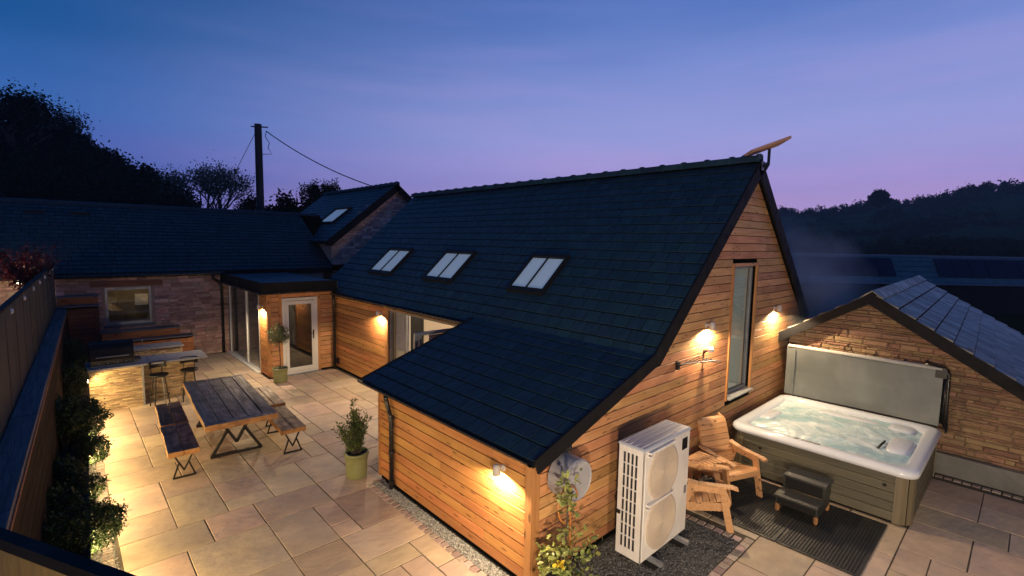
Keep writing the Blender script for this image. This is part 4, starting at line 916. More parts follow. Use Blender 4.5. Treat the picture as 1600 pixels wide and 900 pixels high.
# planter and soil
pl = thing('raised_planter', 'low dark sleeper planter holding the clipped bushes along the patio', 'planter', (.1, 9, 0))
y = 4.2
while y < 13.0:
    y2 = min(y+2.2, 13.1); 
    for z in (.0, .19):
        MB().hexa([(PLF(y)-.05, y+.004, z), (PLF(y), y+.004, z), (PLF(y2), y2-.004, z), (PLF(y2)-.05, y2-.004, z), (PLF(y)-.05, y+.004, z+.184), (PLF(y), y+.004, z+.184), (PLF(y2), y2-.004, z+.184), (PLF(y2)-.05, y2-.004, z+.184)]).obj('sleeper', M_darkwoodY, pl)
    y = y2
MB().add([(fx(4.2)+.15, 4.2, .33), (PLF(4.2)-.04, 4.2, .33), (PLF(16.8)-.04, 16.8, .33), (fx(16.8)+.12, 16.8, .33)], [(0, 1, 2, 3)]).obj('soil', M_soil, pl)
def bush(name, label, c, r, n, m=M_leafbox, sz=.028, flat=1., cat='bush', group=None, stems=5, base=.33, spike=0.):
    t = thing(name, label, cat, (c[0], c[1], base), 0, group)
    k_ = n//2; u_ = NR.normal(size=(k_, 3)); u_ /= np.linalg.norm(u_, axis=1)[:, None]; lump = 1+.07*np.sin(u_[:, 0]*7+c[1]*3)+.07*np.sin(u_[:, 1]*8+c[0])+.05*np.sin(u_[:, 2]*9)
    p = np.concatenate([blob(c, r*.9, n-k_, flat), np.asarray(c)+u_*(r*lump*(.93+.1*NR.rand(k_)))[:, None]*np.array([1, 1, flat])])
    sh = NR.normal(size=(26, 3)); sh[:, 2] = abs(sh[:, 2])*.8; sh /= np.linalg.norm(sh, axis=1)[:, None]; q_ = NR.randint(0, 26, n//9); p = np.concatenate([p, np.asarray(c)+sh[q_]*(r*(.85+.45*NR.rand(n//9)))[:, None]+NR.normal(size=(n//9, 3))*.012])
    v, f = leaves(p, sz, .5, .25, .5); fast('foliage', v, f, m, t)
    b = MB()
    for k in range(stems):
        a = random.uniform(0, 6.28); e = Vector(c)+Vector((math.cos(a)*r*.5, math.sin(a)*r*.5, r*.2)); b.tube([(c[0], c[1], base-.05), ((c[0]+e.x)/2, (c[1]+e.y)/2, (base+e.z)/2), tuple(e)], [.012, .008, .004], 5)
    b.obj('stem', M_bark, t); return t
G1 = 'clipped evergreen bushes in the planter'
bush('box_bush', 'large rounded box bush spilling over the planter nearest the camera', (.03, 6.75, .50), .30, 9000, flat=.85, group=G1)
bush('box_bush', 'small ball of dark evergreen poking over the patio edge between larger bushes', (.13, 8.0, .45), .15, 2600, sz=.022, group=G1)
bush('box_bush', 'wispy low shrub leaning over the pale cobble edge below the big bush', (.20, 9.35, .46), .19, 3000, sz=.03, group=G1)
bush('box_bush', 'big glossy evergreen bush at the left of the dining benches', (.08, 10.3, .66), .34, 8500, sz=.032, group=G1)
bush('box_bush', 'broad leaved dark shrub against the sleeper wall beside the big evergreen', (-.10, 10.0, .85), .26, 4200, M_leafbox, .045, group=G1)
bush('box_bush', 'dark climbing shrub at the far end of the planter by the barbecue', (.0, 14.0, .95), .34, 6500, sz=.035, flat=1.3, group=G1)
bush('box_bush', 'dark shrub beside the left end of the stone bar', (-.02, 12.4, .85), .28, 5000, sz=.032, flat=1.2, group=G1)
bush('box_bush', 'low shadowed plant in the planter near the small evergreen ball', (-.12, 8.6, .46), .20, 2600, sz=.04, group=G1)
bush('box_bush', 'shadowed plant behind the nearest rounded bush', (-.18, 7.5, .5), .20, 2600, sz=.04, group=G1)
# planter lights: low lamps on the sleeper face washing the paving
def post_light(y, p, label, h=.66):
    x = PLF(y)+.03
    t = thing('post_light', label, 'lamp', (x, y, 0), 0, 'post lamps along the planter')
    MB().box(x-.02, y-.02, -.01, x+.02, y+.02, h).obj('post', M_black, t)
    MB().box(x-.026, y-.03, h, x+.05, y+.03, h+.02).obj('cap', M_black, t); MB().box(x+.021, y-.018, h-.09, x+.030, y+.018, h-.01).obj('diffuser', M_bulb, t)
    l = bpy.data.lights.new('post_light_bulb', 'SPOT'); l.energy = p; l.color = (1, .68, .28); l.shadow_soft_size = .03; l.spot_size = math.radians(170); l.spot_blend = .6
    lo = bpy.data.objects.new('post_light_bulb', l); C.objects.link(lo); lo.location = (x+.065, y, h-.03); lo.rotation_euler = (0, math.radians(-50), 0); lo.parent = t; lo.matrix_parent_inverse = TH[t.name].inverted()
post_light(12.72, 26, 'post lamp beside the stone bar throwing bright light on its split stone', .80)
# LED strip under the planter's cap
y0, y1 = 4.3, 12.6
t = thing('strip_light', 'thin warm strip light along the face of the planter', 'lamp', (PLF(8.4), 8.4, .38))
MB().hexa([(PLF(y0)-.05, y0, .376), (PLF(y0)+.035, y0, .376), (PLF(y1)+.035, y1, .376), (PLF(y1)-.05, y1, .376), (PLF(y0)-.05, y0, .400), (PLF(y0)+.035, y0, .400), (PLF(y1)+.035, y1, .400), (PLF(y1)-.05, y1, .400)]).obj('profile', M_black, t)
l = bpy.data.lights.new('strip_bulbs', 'AREA'); l.shape = 'RECTANGLE'; l.size = .03; l.size_y = y1-y0; l.energy = 165; l.color = (1, .68, .29)
lo = bpy.data.objects.new('strip_bulbs', l); C.objects.link(lo)
zax = Vector((-.9, .026, .30)).normalized(); yax = Vector((PLF(y1)-PLF(y0), y1-y0, 0)).normalized(); xax = yax.cross(zax).normalized(); zax = xax.cross(yax)
lo.matrix_world = Matrix((( xax.x, yax.x, zax.x, (PLF(y0)+PLF(y1))/2+.042), (xax.y, yax.y, zax.y, (y0+y1)/2), (xax.z, yax.z, zax.z, .37), (0, 0, 0, 1)))
lo.parent = t; lo.matrix_parent_inverse = TH[t.name].inverted()

# ------------------------------------------------------------------ outdoor kitchen
def cladface(Fr, u0, u1, v0, v1, parent, holes=()):
    b = MB(); v = v0
    while v < v1-.008:
        h = min(random.choice((.014, .02, .024, .03)), v1-v)
        u = u0
        while u < u1-.005:
            e = min(u+random.uniform(.07, .26), u1)
            b.quadpiece(Fr, [(u+.001, v+.001), (e-.001, v+.001), (e-.001, v+h-.001), (u+.001, v+h-.001)], 0, random.uniform(.006, .028), .003); u = e
        v += h
    b.obj('split_stone', M_stack, parent, 'stuff')
kb = thing('bar_counter', 'stone clad outdoor bar with long grey top on which the barbecue stands', 'bar', (1.2, 13.1, 0))
b = MB(); b.box(.29, 12.92, 0, 1.16, 13.50, .90); b.box(1.16, 13.24, 0, 2.16, 13.50, .90); b.obj('block', M_mortar2, kb)
cladface(F((0, 12.92, 0), (1, 0, 0), (0, 0, 1)), .29, 1.16, .0, .90, kb); cladface(F((0, 13.24, 0), (1, 0, 0), (0, 0, 1)), 1.19, 2.16, .0, .90, kb)
cladface(F((1.16, 0, 0), (0, 1, 0), (0, 0, 1)), 12.92, 13.24, 0, .90, kb); cladface(F((2.16, 0, 0), (0, 1, 0), (0, 0, 1)), 13.24, 13.50, 0, .90, kb)
MB().box(1.155, 12.885, 0, 1.19, 12.93, .90).obj('edge_trim', M_grey, kb)
for a, c in ((.26, 1.30), (1.304, 2.36)): MB().cbox(a, 12.74, .903, c, 13.56, .945, .005).obj('worktop', M_stonebar, kb)
kc = thing('sink_counter', 'lower stone clad counter with small tap behind the barbecue', 'counter', (1.7, 14.9, 0))
b = MB(); b.box(1.05, 14.72, 0, 2.15, 15.2, .86); b.obj('block', M_mortar2, kc); cladface(F((0, 14.72, 0), (1, 0, 0), (0, 0, 1)), 1.05, 2.15, 0, .86, kc); cladface(F((2.15, 0, 0), (0, 1, 0), (0, 0, 1)), 14.72, 15.2, 0, .86, kc)
MB().cbox(1.0, 14.66, .863, 2.2, 15.26, .90, .005).obj('worktop', M_stonebar, kc)
b = MB(); b.tube([(1.38, 15.05, .90), (1.38, 15.05, 1.06), (1.38, 15.0, 1.10), (1.38, 14.92, 1.09), (1.38, 14.89, 1.05)], .012, 8); b.obj('tap', M_grey, kc, smooth=True)
MB().box(1.2, 14.8, .901, 1.6, 15.0, .912).obj('sink', M_grey, kc)
bq = thing('barbecue', 'black hooded barbecue standing on the left end of the bar', 'barbecue', (.68, 13.25, .945))
b = MB(); b.box(.34, 12.98, .946, 1.04, 13.46, 1.06); b.obj('firebox', M_black, bq)
b = MB(); prof = [(12.97, 1.065), (12.975, 1.16), (13.02, 1.29), (13.12, 1.39), (13.30, 1.42), (13.42, 1.35), (13.47, 1.22), (13.47, 1.065)]; n_ = len(prof)
for x in (.33, 1.05): b.v += [(x, a, c) for a, c in prof]
b.f += [(k, k+1, n_+k+1, n_+k) for k in range(n_-1)]+[tuple(range(n_)), tuple(range(n_, 2*n_))[::-1], (0, n_, 2*n_-1, n_-1)]; b.obj('hood', M_blackmatte, bq, fix=True)
MB().tube([(.42, 12.93, 1.14), (.96, 12.93, 1.14)], .012, 8).obj('handle', M_grey, bq); MB().box(.33, 12.95, .95, 1.05, 12.978, .962).obj('front_trim', M_grey, bq)
MB().box(1.05, 13.02, 1.0, 1.17, 13.34, 1.02).obj('side_shelf', M_black, bq)
for k in range(4): MB().lathe([(.018, 0), (.018, .02), (.012, .026)], (.46+k*.15, 12.978, 1.01), 10, 'Y').obj('knob', M_grey, bq)
# stepped timber planters against the back wall
for nm, lab, x0, x1, y0, y1, z in (('timber_trough', 'upper timber trough with grey cap right under the square window', .70, 2.45, 17.0, 17.34, 1.02), ('timber_trough', 'lower and longer timber trough with grey cap in front of the upper one', .70, 2.72, 16.62, 16.97, .80)):
    t = thing(nm, lab, 'trough', (x0+.5, (y0+y1)/2, 0))
    MB().box(x0, y0+.02, 0, x1, y1, z-.04).obj('box', M_void, t)
    zz_ = .02
    while zz_ < z-.12:
        MB().fr(F((0, y0+.02, 0), (1, 0, 0), (0, 0, 1)), x0, x1, zz_+.003, zz_+.137, 0, .02, .003).obj('board', M_orangeX, t); zz_ += .14
    MB().fr(F((x1, 0, 0), (0, 1, 0), (0, 0, 1)), y0, y1, .02, z-.05, 0, .018, .003).obj('end_board', M_orangeX, t)
    MB().cbox(x0-.02, y0-.03, z-.038, x1+.03, y1, z, .004).obj('cap', M_sleeperX, t)
t = thing('timber_screen', 'dark slatted timber screen with grey capped ledges left of the window', 'screen', (.3, 17.2, 0))
MB().box(-.1, 17.12, 0, .68, 17.36, 1.70).obj('back_panel', M_void, t)
for k in range(12): MB().fr(F((0, 17.12, 0), (1, 0, 0), (0, 0, 1)), -.08, .60, .03+k*.14, .03+k*.14+.132, 0, .02+.008*(k % 2), .004).obj('board', M_darkwoodX, t)
MB().box(.60, 17.06, 0, .69, 17.12, 1.70).obj('post', M_darkwoodX, t)
MB().cbox(-.14, 16.95, 1.762, .70, 17.36, 1.80, .004).obj('ledge', M_sleeperX, t); MB().box(-.10, 17.2, 1.80, .68, 17.36, 2.0).obj('upper_board', M_orangeX, t); MB().cbox(-.14, 17.10, 2.0, .70, 17.38, 2.04, .004).obj('ledge', M_sleeperX, t)

# ------------------------------------------------------------------ dining table, benches, stools
def vleg(t, y, w_, h, top, th, spread):
    """steel end frame: foot bar, two outer struts and a V between them"""
    b = MB(); f = w_/2; s = spread/2; z1 = h-top; zj = z1*.55
    b.bar((-f, y, th/2+.002), (f, y, th/2+.002), th)
    vx = s*(1-(z1-zj)/(z1*.72))*1.0
    b.bar((-f+th/2, y, th*.7), (-s*.50, y, z1*.64), th); b.bar((f-th/2, y, th*.7), (s*.50, y, z1*.64), th)
    b.bar((-s, y, z1), (0, y, z1*.30), th); b.bar((s, y, z1), (0, y, z1*.30), th); b.bar((-s-.03, y, z1-th/2+.004), (s+.03, y, z1-th/2+.004), th, th*.6)
    b.obj('leg_frame', M_steel, t, world=False)
def live_slab(t, x0, x1, y0, y1, z0, z1, m, name='plank', edge=True, wob=.012):
    """one plank with a slightly wavy edge; sides in the sawn colour"""
    n_ = 7; ys = [y0+(y1-y0)*k/(n_-1) for k in range(n_)]; b = MB(); 
    L = [x0+random.uniform(-wob, wob)*(.3 if k in (0, n_-1) else 1) for k in range(n_)]; R = [x1+random.uniform(-wob, wob)*.3 for k in range(n_)]; c = .006
    for k in range(n_):
        b.v += [(L[k], ys[k], z0), (L[k], ys[k], z1-c), (L[k]+c, ys[k], z1), (R[k]-c, ys[k], z1), (R[k], ys[k], z1-c), (R[k], ys[k], z0)]
    for k in range(n_-1):
        for j in range(6): a = k*6+j; a2 = k*6+(j+1) % 6; b.f.append((a, a2, a2+6, a+6))
    b.f.append(tuple(range(6))); b.f.append(tuple((n_-1)*6+j for j in range(6))[::-1])
    o = b.obj(name, m, t, world=False, fix=True)
    if edge:
        o.data.materials.append(M_edge)
        for p in o.data.polygons:
            if abs(p.normal.z) < .5: p.material_index = 1
    return o
tb_ = thing('dining_table', 'long weathered plank table on black steel V legs', 'table', (2.09, 9.86, 0), math.radians(-3.3))
W2, L2 = .515, 1.45; H = .77; T_ = .095
live_slab(tb_, -W2, -W2+.20, -L2+.12, L2-.12, H-T_, H, M_rust); live_slab(tb_, W2-.20, W2, -L2+.12, L2-.12, H-T_, H, M_rust)
for k in range(3): live_slab(tb_, -W2+.205+k*.208, -W2+.205+k*.208+.203, -L2+.125, L2-.125, H-T_, H-.003, M_rust, edge=False, wob=.001)
for s in (-1, 1):
    b = MB(); b.cbox(-W2-.005, min(s*L2, s*(L2-.115)), H-T_, W2+.005, max(s*L2, s*(L2-.115)), H+.001, .006); o = b.obj('end_plank', M_rust, tb_, world=False); o.data.materials.append(M_edge)
    for p in o.data.polygons:
        if abs(p.normal.z) < .5: p.material_index = 1
vleg(tb_, -.85, .78, H, T_, .045, .52); vleg(tb_, .85, .78, H, T_, .045, .52)
MB().box(-.14, -.9, .50, .14, -.84, H-T_).obj('bracing', M_benchwood, tb_, world=False)
def bench(label, x, y, rz, L, w_=.40):
    t = thing('bench', label, 'bench', (x, y, 0), rz, 'plank benches round the dining table')
    live_slab(t, -w_/2, -.004, -L/2, L/2, .375, .455, M_benchwood, wob=.009); live_slab(t, .004, w_/2, -L/2, L/2, .375, .455, M_benchwood, wob=.004)
    vleg(t, -L/2+.10, .30, .455, .08, .022, .25); vleg(t, L/2-.10, .30, .455, .08, .022, .25); return t
bench('reddish plank bench left of the table, the nearer of the two on that side', 1.25, 9.14, math.radians(-3), 1.30)
bench('reddish plank bench left of the table, the farther one towards the bar stools', 1.33, 10.50, math.radians(-3), 1.32)
bench('plank bench right of the table with a bright sawn end, the nearer one', 2.79, 8.98, math.radians(-3), 1.30)
bench('grey plank bench right of the table half hidden by its top, the farther one', 2.93, 10.48, math.radians(-3), 1.34)
def stool(label, x, y, rz):
    t = thing('bar_stool', label, 'stool', (x, y, 0), rz, 'black bar stools at the bar')
    b = MB(); b.lathe([(.15, .66), (.175, .68), (.175, .70), (.16, .71)], (0, 0, 0), 20); b.obj('seat', M_steel, t, world=False, smooth=False)
    for a in (45, 135, 225, 315):
        r = math.radians(a); MB().tube([(.11*math.cos(r), .11*math.sin(r), .67), (.20*math.cos(r), .20*math.sin(r), 0)], .013, 8).obj('leg', M_steel if a != 225 else M_grey, t, world=False)
    b = MB(); b.tube([(.175*math.cos(2*PI*k/16), .175*math.sin(2*PI*k/16), .25) for k in range(17)], .009, 6); b.obj('foot_ring', M_steel, t, world=False)
    b = MB(); n_ = 9
    for k in range(n_):
        a = math.radians(-155+130*k/(n_-1)); b.v += [(.185*math.cos(a), .185*math.sin(a), .82), (.185*math.cos(a), .185*math.sin(a), .96), (.165*math.cos(a), .165*math.sin(a), .96), (.165*math.cos(a), .165*math.sin(a), .82)]
    for k in range(n_-1):
        for j in range(4): p = k*4+j; q = k*4+(j+1) % 4; b.f.append((p, q, q+4, p+4))
    b.f += [(3, 2, 1, 0), tuple((n_-1)*4+j for j in range(4))]; b.obj('backrest', M_steel, t, world=False, fix=True)
    for s in (-1, 1): MB().bar((.1*s, -.14, .69), (.1*s, -.16, .86), .016).obj('back_support', M_steel, t, world=False)
    return t
stool('black low backed bar stool next to the bright stone end of the bar', 1.42, 12.62, 3.3)
stool('black low backed bar stool nearest the glazed porch', 1.99, 12.72, 3.0)

# ------------------------------------------------------------------ pots with plants
def pot(t, c, r0, r1, h, m, ribs=()):
    prof = [(r0*.3, 0), (r0*.96, 0), (r0, .012)]
    for k in range(1, 9): prof.append((r0+(r1-r0)*k/9+math.sin(k*.8)*.003, h*k/10))
    prof += [(r1, h*.86), (r1+.012, h*.88), (r1+.016, h*.97), (r1+.010, h), (r1-.010, h), (r1-.016, h*.92), (r1-.02, h*.86), (.01, h*.86)]
    b = MB(); b.lathe(prof, c, 32); b.obj('pot', m, t, smooth=True)
    MB().lathe([(r1-.019, h*.865), (r1*.5, h*.885), (.005, h*.89)], c, 20).obj('soil', M_soil, t)
t = thing('potted_shrub', 'leafy bay like shrub in an olive green pot at the corner of the low wing', 'plant', (3.21, 6.92, 0))
pot(t, (3.21, 6.92, 0), .150, .175, .40, M_potgreen)
pts = []; dirs = []; b = MB()
for k in range(46):
    a = random.uniform(0, 6.28); lean = random.uniform(.02, .21); h = random.uniform(.28, .72)
    if k == 0: a, lean, h = 3.6, .05, .90
    if k < 8 and k > 0: a = random.uniform(2.6, 4.0); lean = random.uniform(.2, .30); h = random.uniform(.42, .6)
    base = Vector((3.21+math.cos(a)*.05, 6.92+math.sin(a)*.05, .34)); tip = Vector((3.21+math.cos(a)*lean*1.15, 6.92+math.sin(a)*lean*1.15, .34+h))
    mid = (base+tip)/2+Vector((0, 0, .03)); b.tube([base, mid, tip], [.006, .004, .002], 5)
    for j in range(46):
        tt = random.uniform(.18, 1.0) if k else random.uniform(.7, 1); p = base.lerp(tip, tt); aa = random.uniform(0, 6.28); d = Vector((math.cos(aa), math.sin(aa), .55)); pts.append(p+d*.012); dirs.append(d)
b.obj('stem', M_bark, t); v, f = leaves(np.array(pts), .052, .36, .3, .35, np.array(dirs)); fast('foliage', v, f, M_leafbay, t)
t = thing('potted_olive', 'small round headed standard tree in a green pot beside the porch door', 'plant', (3.98, 12.85, 0))
pot(t, (3.96, 12.88, 0), .16, .175, .37, M_potgreen)
b = MB(); b.tube([(3.96, 12.88, .3), (3.97, 12.87, .6), (3.95, 12.88, .95), (3.95, 12.88, 1.12)], [.013, .011, .010, .008], 7)
for k in range(14):
    a = random.uniform(0, 6.28); b.tube([(3.95, 12.88, 1.0), (3.95+.17*math.cos(a), 12.88+.17*math.sin(a), 1.2+random.uniform(-.12, .18))], [.006, .002], 5)
b.obj('trunk', M_bark, t); p = blob((3.94, 12.88, 1.22), .25, 2600, .95, .35); v, f = leaves(p, .042, .28, .1); fast('crown', v, f, M_leafolive, t)
# variegated climber pot in the corner
PC = Vector((3.50, 2.93, 0))
t = thing('potted_climber', 'variegated evergreen on a cane and hoop in a green pot at the gable corner', 'plant', PC)
pot(t, PC, .19, .215, .36, M_green2)
pts = []; 
b = MB()
for k in range(26):
    a = random.uniform(0, 6.28); r = random.uniform(.03, .26); h = random.uniform(.02, .32)
    if k > 20: a = random.uniform(-1.6, .4); r = random.uniform(.2, .42); h = random.uniform(.0, .35)
    tip = PC+Vector((math.cos(a)*r, math.sin(a)*r, .34+h)); b.tube([PC+Vector((0, 0, .3)), (PC+tip)/2+Vector((0, 0, .25+h*.3)), tip], [.006, .004, .003], 5)
    for j in range(10): pts.append(tip+Vector((random.gauss(0, .045), random.gauss(0, .045), random.gauss(0, .035))))
for z, n_ in ((.62, 14), (.70, 18), (.78, 16), (1.02, 14), (1.12, 22), (1.22, 26), (1.30, 12)):
    for j in range(n_): pts.append(PC+Vector((random.gauss(.10, .06), random.gauss(.06, .05), z+random.gauss(0, .04))))
b.tube([PC+Vector((.03, .05, .3)), PC+Vector((.08, .05, .8)), PC+Vector((.12, .06, 1.25))], [.010, .009, .006], 7)
b.obj('stem', M_bark, t)
v, f = leaves(np.array(pts), .07, .55, .25); fast('foliage', v, f, M_leafvar, t)
b = MB(); hc = PC+Vector((.16, .10, 1.03)); b.tube([hc+Vector((.15*math.cos(k*2*PI/20), .03*math.sin(k*2*PI/20), .17*math.sin(k*2*PI/20)+.03*math.cos(k*2*PI/20))) for k in range(17)], .008, 6); b.obj('hoop', M_hoop, t, smooth=True)
MB().tube([PC+Vector((.10, .0, .3)), PC+Vector((.11, .03, 1.0))], .007, 6).obj('cane', M_hoop, t)
p = PC+Vector((-.13, -.06, .60)); v, f = leaves(np.array([p+Vector((random.gauss(0, .012), random.gauss(0, .012), random.gauss(0, .01))) for _ in range(16)]), .05, .7, .2); fast('flower', v, f, M_leafyel, t)

# ------------------------------------------------------------------ hose reel drum on the gable
t = thing('wall_drum', 'round white drum with a bluish shell fixed to the cladding above the corner pot', 'hose reel', (3.95, 3.2, 1.3))
dc = (3.87, 3.33, 1.19); b = MB(); b.lathe([(.19, .0), (.225, .02), (.225, .24), (.215, .262), (.205, .268), (.198, .262), (.19, .258), (.01, .262)], dc, 40, 'Y'); b.obj('shell', M_drum, t, smooth=False)
MB().box(3.80, 3.30, 1.40, 4.02, 3.345, 1.47).obj('bracket', M_black, t)

# ------------------------------------------------------------------ heat pump
hp = thing('heat_pump', 'tall ivory air source heat pump with two fan covers on the gravel bed', 'heat pump', (5.1, 2.9, 0))
X0, X1, Ya, Yb, Z0, Z1 = 4.59, 5.62, 2.74, 3.07, .10, 1.43
b = MB(); b.box(X0+.012, Ya+.012, Z0, X1-.004, Yb-.004, Z1-.03); b.obj('coil', M_slot, hp)
def rbox(x0, y0, z0, x1, y1, z1, c=.01):
    return MB().cbox(x0, y0, z0, x1, y1, z1, c)
MB().cbox(X0-.008, Ya-.008, Z1-.028, X1+.008, Yb+.008, Z1+.004, .012).obj('top_panel', mat('top_panel_sky_tint', (.50, .54, .60), (.46, .50, .56), (3, 90, 3), 2, .3, .15, (2, 26, 2), 0), hp)  # blue-grey base colour carries the sky's reflection on top
for k in range(4): MB().box(X0+.01, Ya+.045+k*.075, Z1+.004, X1-.01, Ya+.052+k*.075, Z1+.009).obj('rib', M_acwhite, hp)
# left side: frame with slots
LF = F((X0+.012, 0, 0), (0, -1, 0), (0, 0, 1)); u0, u1 = -Yb, -Ya
sl = [(-(Yb-.055-k*.052)-.0, -(Yb-.055-k*.052)+.034) for k in range(4)]
b = MB(); cols = [u0]+[x for s in sl for x in s]+[u1]
zs = [Z0+.10+k*.143 for k in range(9)]
for k in range(0, len(cols), 2): b.fr(LF, cols[k], cols[k+1], Z0, Z1-.03, 0, .012)
for s in sl:
    b.fr(LF, s[0], s[1], Z0, zs[0], 0, .0115); b.fr(LF, s[0], s[1], zs[-1]-.012, Z1-.03, 0, .0115)
    for z in zs[1:-1]: b.fr(LF, s[0], s[1], z-.006, z+.006, 0, .0115)
b.obj('side_grille', M_acwhite, hp)
MB().fr(LF, u0-.004, u0+.05, .58, .62, .012, .03).obj('side_handle', M_black, hp)
# front panel with two round fan guards
FF = F((0, Ya+.012, 0), (1, 0, 0), (0, 0, 1))
MB().fr(FF, X0, X1, Z0, Z1-.03, 0, .012, .004).obj('front_panel', M_acwhite, hp)
MB().fr(FF, X0+.02, X0+.045, Z0+.01, Z1-.05, .012, .018, .003).obj('front_rib', M_acwhite, hp)
for i, zc in enumerate((1.06, .46)):
    b = MB(); xc = X0+.41; R_ = .325; n_ = 40
    pts = [(R_*math.cos(2*PI*k/n_), R_*math.sin(2*PI*k/n_)) for k in range(n_)]
    for nn in (.012, .030): b.v += [(xc+p[0], Ya+.012-nn, zc+p[1]) for p in pts]
    b.v += [(xc+p[0]*.93, Ya-.024, zc+p[1]*.93) for p in pts]
    for k in range(n_): k2 = (k+1) % n_; b.f += [(k, k2, n_+k2, n_+k), (n_+k, n_+k2, 2*n_+k2, 2*n_+k)]
    b.f.append(tuple(range(2*n_, 3*n_))); b.obj('fan_guard', M_beige, hp, fix=True)
    b = MB()
    for k in range(1, 12):
        rr = R_*.93*k/12; b.tube([(xc+rr*math.cos(2*PI*j/32), Ya-.026, zc+rr*math.sin(2*PI*j/32)) for j in range(33)], .0022, 4, False)
    b.obj('guard_ring', M_beige, hp, 'stuff')
for z in (Z1-.055, .765): 
    MB().box(X0+.07, Ya-.045, z-.012, X0+.60, Ya-.004, z+.012).obj('ledge', M_acwhite, hp); MB().box(X0+.06, Ya-.036, z-.05, X0+.12, Ya-.002, z-.03).obj('ledge', M_acwhite, hp)
MB().box(X1-.19, Ya-.008, Z1-.24, X1-.07, Ya-.002, Z1-.10).obj('badge', M_barge, hp)
MB().box(X1-.09, Ya-.003, .60, X1-.03, Ya-.0005, .70).obj('data_label', M_grey, hp)
for k_, zz2 in enumerate((.30, .42)):
    b = MB(); b.tube([(X1-.10, Yb-.02, zz2), (X1-.10, Yb+.10, zz2), (X1-.06+k_*.08, Yb+.16, zz2-.02), (X1+.02+k_*.08, YG+.01, zz2-.04)], .026, 10); b.obj('lagged_pipe', M_blackmatte, hp, smooth=True)
b = MB(); b.tube([(X1-.02, Yb-.03, .70), (X1+.03, Yb+.08, .66), (X1+.05, Yb+.20, .72), (X1+.05, YG, .86)], .009, 8); b.obj('power_cable', M_black, hp, smooth=True)
for x in (X0+.18, X1-.24):
    MB().box(x, Ya-.16, .055, x+.05, Yb+.1, .10).obj('foot_rail', M_grey, hp); MB().box(x-.03, Ya-.10, .0, x+.08, Yb+.08, .056).obj('foot', M_blackmatte, hp)

# ------------------------------------------------------------------ garden chairs and corner table
def chair(label, x, y, rz):
    t = thing('garden_chair', label, 'chair', (x, y, 0), rz, 'pine garden chairs by the gable')
    # faces local -Y; seat slats run across (X), curved back
    sp = [(-.27, .385), (-.262, .402), (-.19, .412), (-.11, .398), (-.03, .378), (.05, .358), (.13, .345)]
    for k in range(7):
        y_, z_ = sp[k]; y2 = y_+.068 if k else y_+.012
        if k == 0: MB().cbox(-.29, -.285, .335, .29, -.262, .412, .004).obj('slat', M_chair, t, world=False); continue
        z2 = sp[k+1][1] if k < 6 else .335
        MB().hexa([(-.29, y_, z_-.02), (.29, y_, z_-.02), (.29, y_+.07, z2-.02), (-.29, y_+.07, z2-.02), (-.29, y_, z_), (.29, y_, z_), (.29, y_+.07, z2), (-.29, y_+.07, z2)]).obj('slat', M_chair, t, world=False)
    bp = [(.20, .36), (.215, .44), (.235, .52), (.262, .60), (.292, .68), (.322, .76), (.348, .84), (.372, .91), (.41, .97), (.47, .995)]
    for k in range(9):
        (ya, za), (yb, zb) = bp[k], bp[k+1]; d = Vector((0, yb-ya, zb-za)).normalized(); n_ = Vector((0, d.z, -d.y))*.02; a = Vector((0, ya, za))+d*.003; c = Vector((0, yb, zb))-d*.003; hw = .27+.0
        X = Vector((hw, 0, 0)); MB().hexa([a-X, a+X, a+X+n_, a-X+n_, c-X, c+X, c+X+n_, c-X+n_]).obj('back_slat', M_chair, t, world=False)
    for s in (-1, 1):
        x_ = s*.30
        b = MB()
        for (ya, za), (yb, zb) in zip(bp[:-1], bp[1:]): b.bar((s*.235, ya+.045, za), (s*.235, yb+.045, zb+.002), .035, .05)
        b.obj('back_rail', M_chair, t, world=False)
        b = MB(); b.bar((s*.275, -.26, .33), (s*.275, .24, .27), .032, .11); b.obj('side_rail', M_chair, t, world=False)
        MB().bar((x_, -.30, 0), (x_, -.17, .60), .034, .085, up=(0, 1, 0)).obj('leg', M_chair, t, world=False)
        MB().bar((x_, .36, 0), (x_, .20, .60), .034, .085, up=(0, 1, 0)).obj('leg', M_chair, t, world=False)
        MB().bar((x_-s*.002, -.19, .545), (x_-s*.002, .24, .545), .022, .08).obj('arm_rail', M_chair, t, world=False)
        b = MB(); xs = sorted((x_-s*.05, x_+s*.035)); 
        pr2 = [(-.36, .60), (-.30, .615), (-.1, .612), (.12, .615), (.30, .645)]
        for (ya, za), (yb, zb) in zip(pr2[:-1], pr2[1:]): b.hexa([(xs[0], ya, za-.025), (xs[1], ya, za-.025), (xs[1], yb, zb-.025), (xs[0], yb, zb-.025), (xs[0], ya, za), (xs[1], ya, za), (xs[1], yb, zb), (xs[0], yb, zb)])
        b.obj('armrest', M_chair, t, world=False)
    return t
chair('pine garden chair with curved slatted back facing out beside the hot tub', 7.19, 2.86, math.radians(-21))
chair('pine garden chair half hidden behind the heat pump, facing the hot tub', 6.23, 2.80, math.radians(33))
t = thing('corner_table', 'slatted wooden corner table wedged between the two garden chairs', 'table', (6.72, 3.0, 0))
for k in range(6):
    a0 = (6.50+k*.065, 3.20-k*.003); a1 = (6.44+k*.068, 2.93-k*.035)
    d = Vector((.028, -.004, 0)); A_ = Vector((*a0, .60)); B2 = Vector((*a1, .60)); z = Vector((0, 0, .02)); MB().hexa([B2-d, B2+d, A_+d, A_-d, B2-d+z, B2+d+z, A_+d+z, A_-d+z]).obj('slat', M_chair, t)
MB().bar((6.40, 2.98, .56), (6.86, 2.79, .56), .03, .07).obj('apron', M_chair, t); MB().bar((6.47, 3.17, .56), (6.9, 3.16, .56), .03, .07).obj('apron', M_chair, t)
